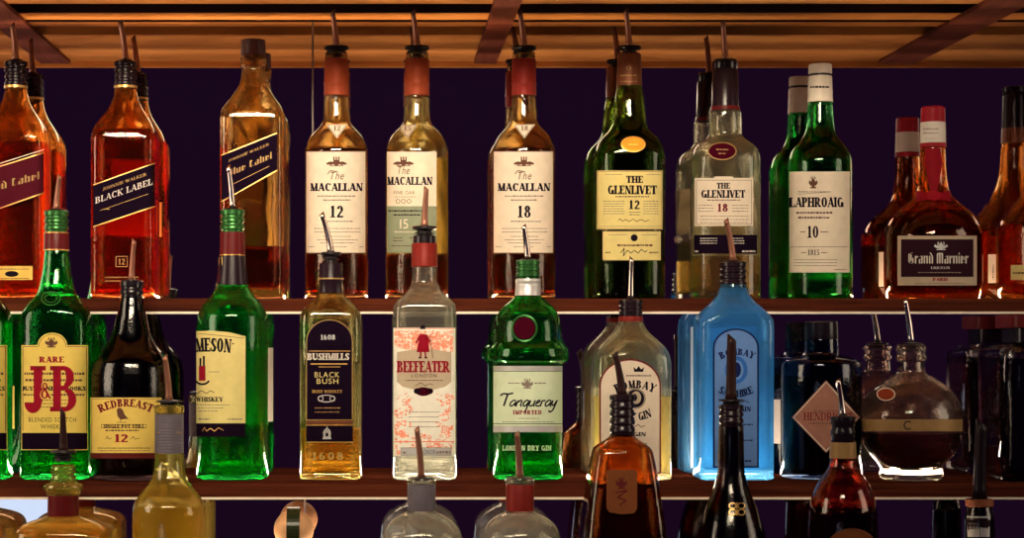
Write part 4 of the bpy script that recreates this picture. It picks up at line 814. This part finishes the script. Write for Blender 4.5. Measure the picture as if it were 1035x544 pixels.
# daylit window in the room behind the camera, caught low in the mirror
boxes('window_1', [(-2.3, -1.16, -5.06, -5.05, -.70, -.30)], 'daylight', kind='structure')
boxes('window_2', [(-2.35, -1.13, -5.10, -5.065, -.74, -.26), (-1.42, -1.40, -5.05, -5.04, -.70, -.30)], 'frame', kind='structure')

# ================================================================== LIGHT
def area(name, loc, aim, sx, sy, power, col, spread=180):
    l = bpy.data.lights.new(name, 'AREA'); l.shape = 'RECTANGLE'; l.size = sx; l.size_y = sy; l.energy = power; l.color = col; l.spread = math.radians(spread)
    o = bpy.data.objects.new(name, l); COL.objects.link(o); o.location = loc
    o.rotation_euler = (Vector(aim) - Vector(loc)).to_track_quat('-Z', 'Y').to_euler(); return o
def spot(name, loc, aim, power, col, cone, blend=.6, size=.06):
    l = bpy.data.lights.new(name, 'SPOT'); l.energy = power; l.color = col; l.spot_size = math.radians(cone); l.spot_blend = blend; l.shadow_soft_size = size
    o = bpy.data.objects.new(name, l); COL.objects.link(o); o.location = loc
    o.rotation_euler = (Vector(aim) - Vector(loc)).to_track_quat('-Z', 'Y').to_euler(); return o
WARM = (1.0, .70, .38)
area('bar_lamp', (-.10, -1.5, .68), (-.08, 0, .30), .9, .16, 13, (1.0, .84, .60), 60)
area('edge_fill_left', (-1.35, -.70, .30), (-.1, -.03, .25), .5, .7, 10, (1.0, .82, .60), 130)  # unseen soft light added to brighten the glass edges
area('edge_fill_right', (1.65, -.75, .30), (.3, -.03, .25), .5, .7, 6, (1.0, .82, .60), 130)  # weaker unseen light added for the edges on this side
area('shelf_led_top', (-.20, .046, .0525), (-.20, -.03, .40), .80, .012, 9, WARM)
area('shelf_led_top_end', (.68, .046, .0525), (.68, -.03, .40), .26, .012, 2.2, WARM)
area('shelf_led_middle', (.05, -.084, -.1535), (.05, -.12, .05), 1.2, .012, 9, (1.0, .86, .62))
area('shelf_led_low', (.0, -.212, -.3590), (.0, -.25, -.1), 1.1, .012, 20, (1.0, .84, .60))
w = bpy.data.worlds.new('bar_gloom'); bpy.context.scene.world = w; w.use_nodes = True
w.node_tree.nodes['Background'].inputs[0].default_value = (.028, .0075, .036, 1); w.node_tree.nodes['Background'].inputs[1].default_value = 1.0

# ================================================================== CAMERA
cam = bpy.data.cameras.new('camera'); co = bpy.data.objects.new('camera', cam); COL.objects.link(co)
co.location = (0, CAMY, 0); co.rotation_euler = (PI / 2, 0, 0)
cam.sensor_width = 36; cam.lens = F / 1035 * 36; cam.shift_x = (517.5 - VX) / 1035; cam.shift_y = (VY - 272) / 1035; cam.clip_start = .05
sc = bpy.context.scene; sc.camera = co
sc.view_settings.view_transform = 'Standard'; sc.view_settings.look = 'None'; sc.view_settings.gamma = 1; sc.view_settings.use_curve_mapping = False
sc.view_settings.exposure = -0.95
cy = sc.cycles
cy.max_bounces = 24; cy.transmission_bounces = 20; cy.transparent_max_bounces = 32; cy.glossy_bounces = 8; cy.diffuse_bounces = 3
cy.caustics_reflective = True; cy.caustics_refractive = True; cy.blur_glossy = 0.4; cy.sample_clamp_indirect = 6.0
cy.use_denoising = True
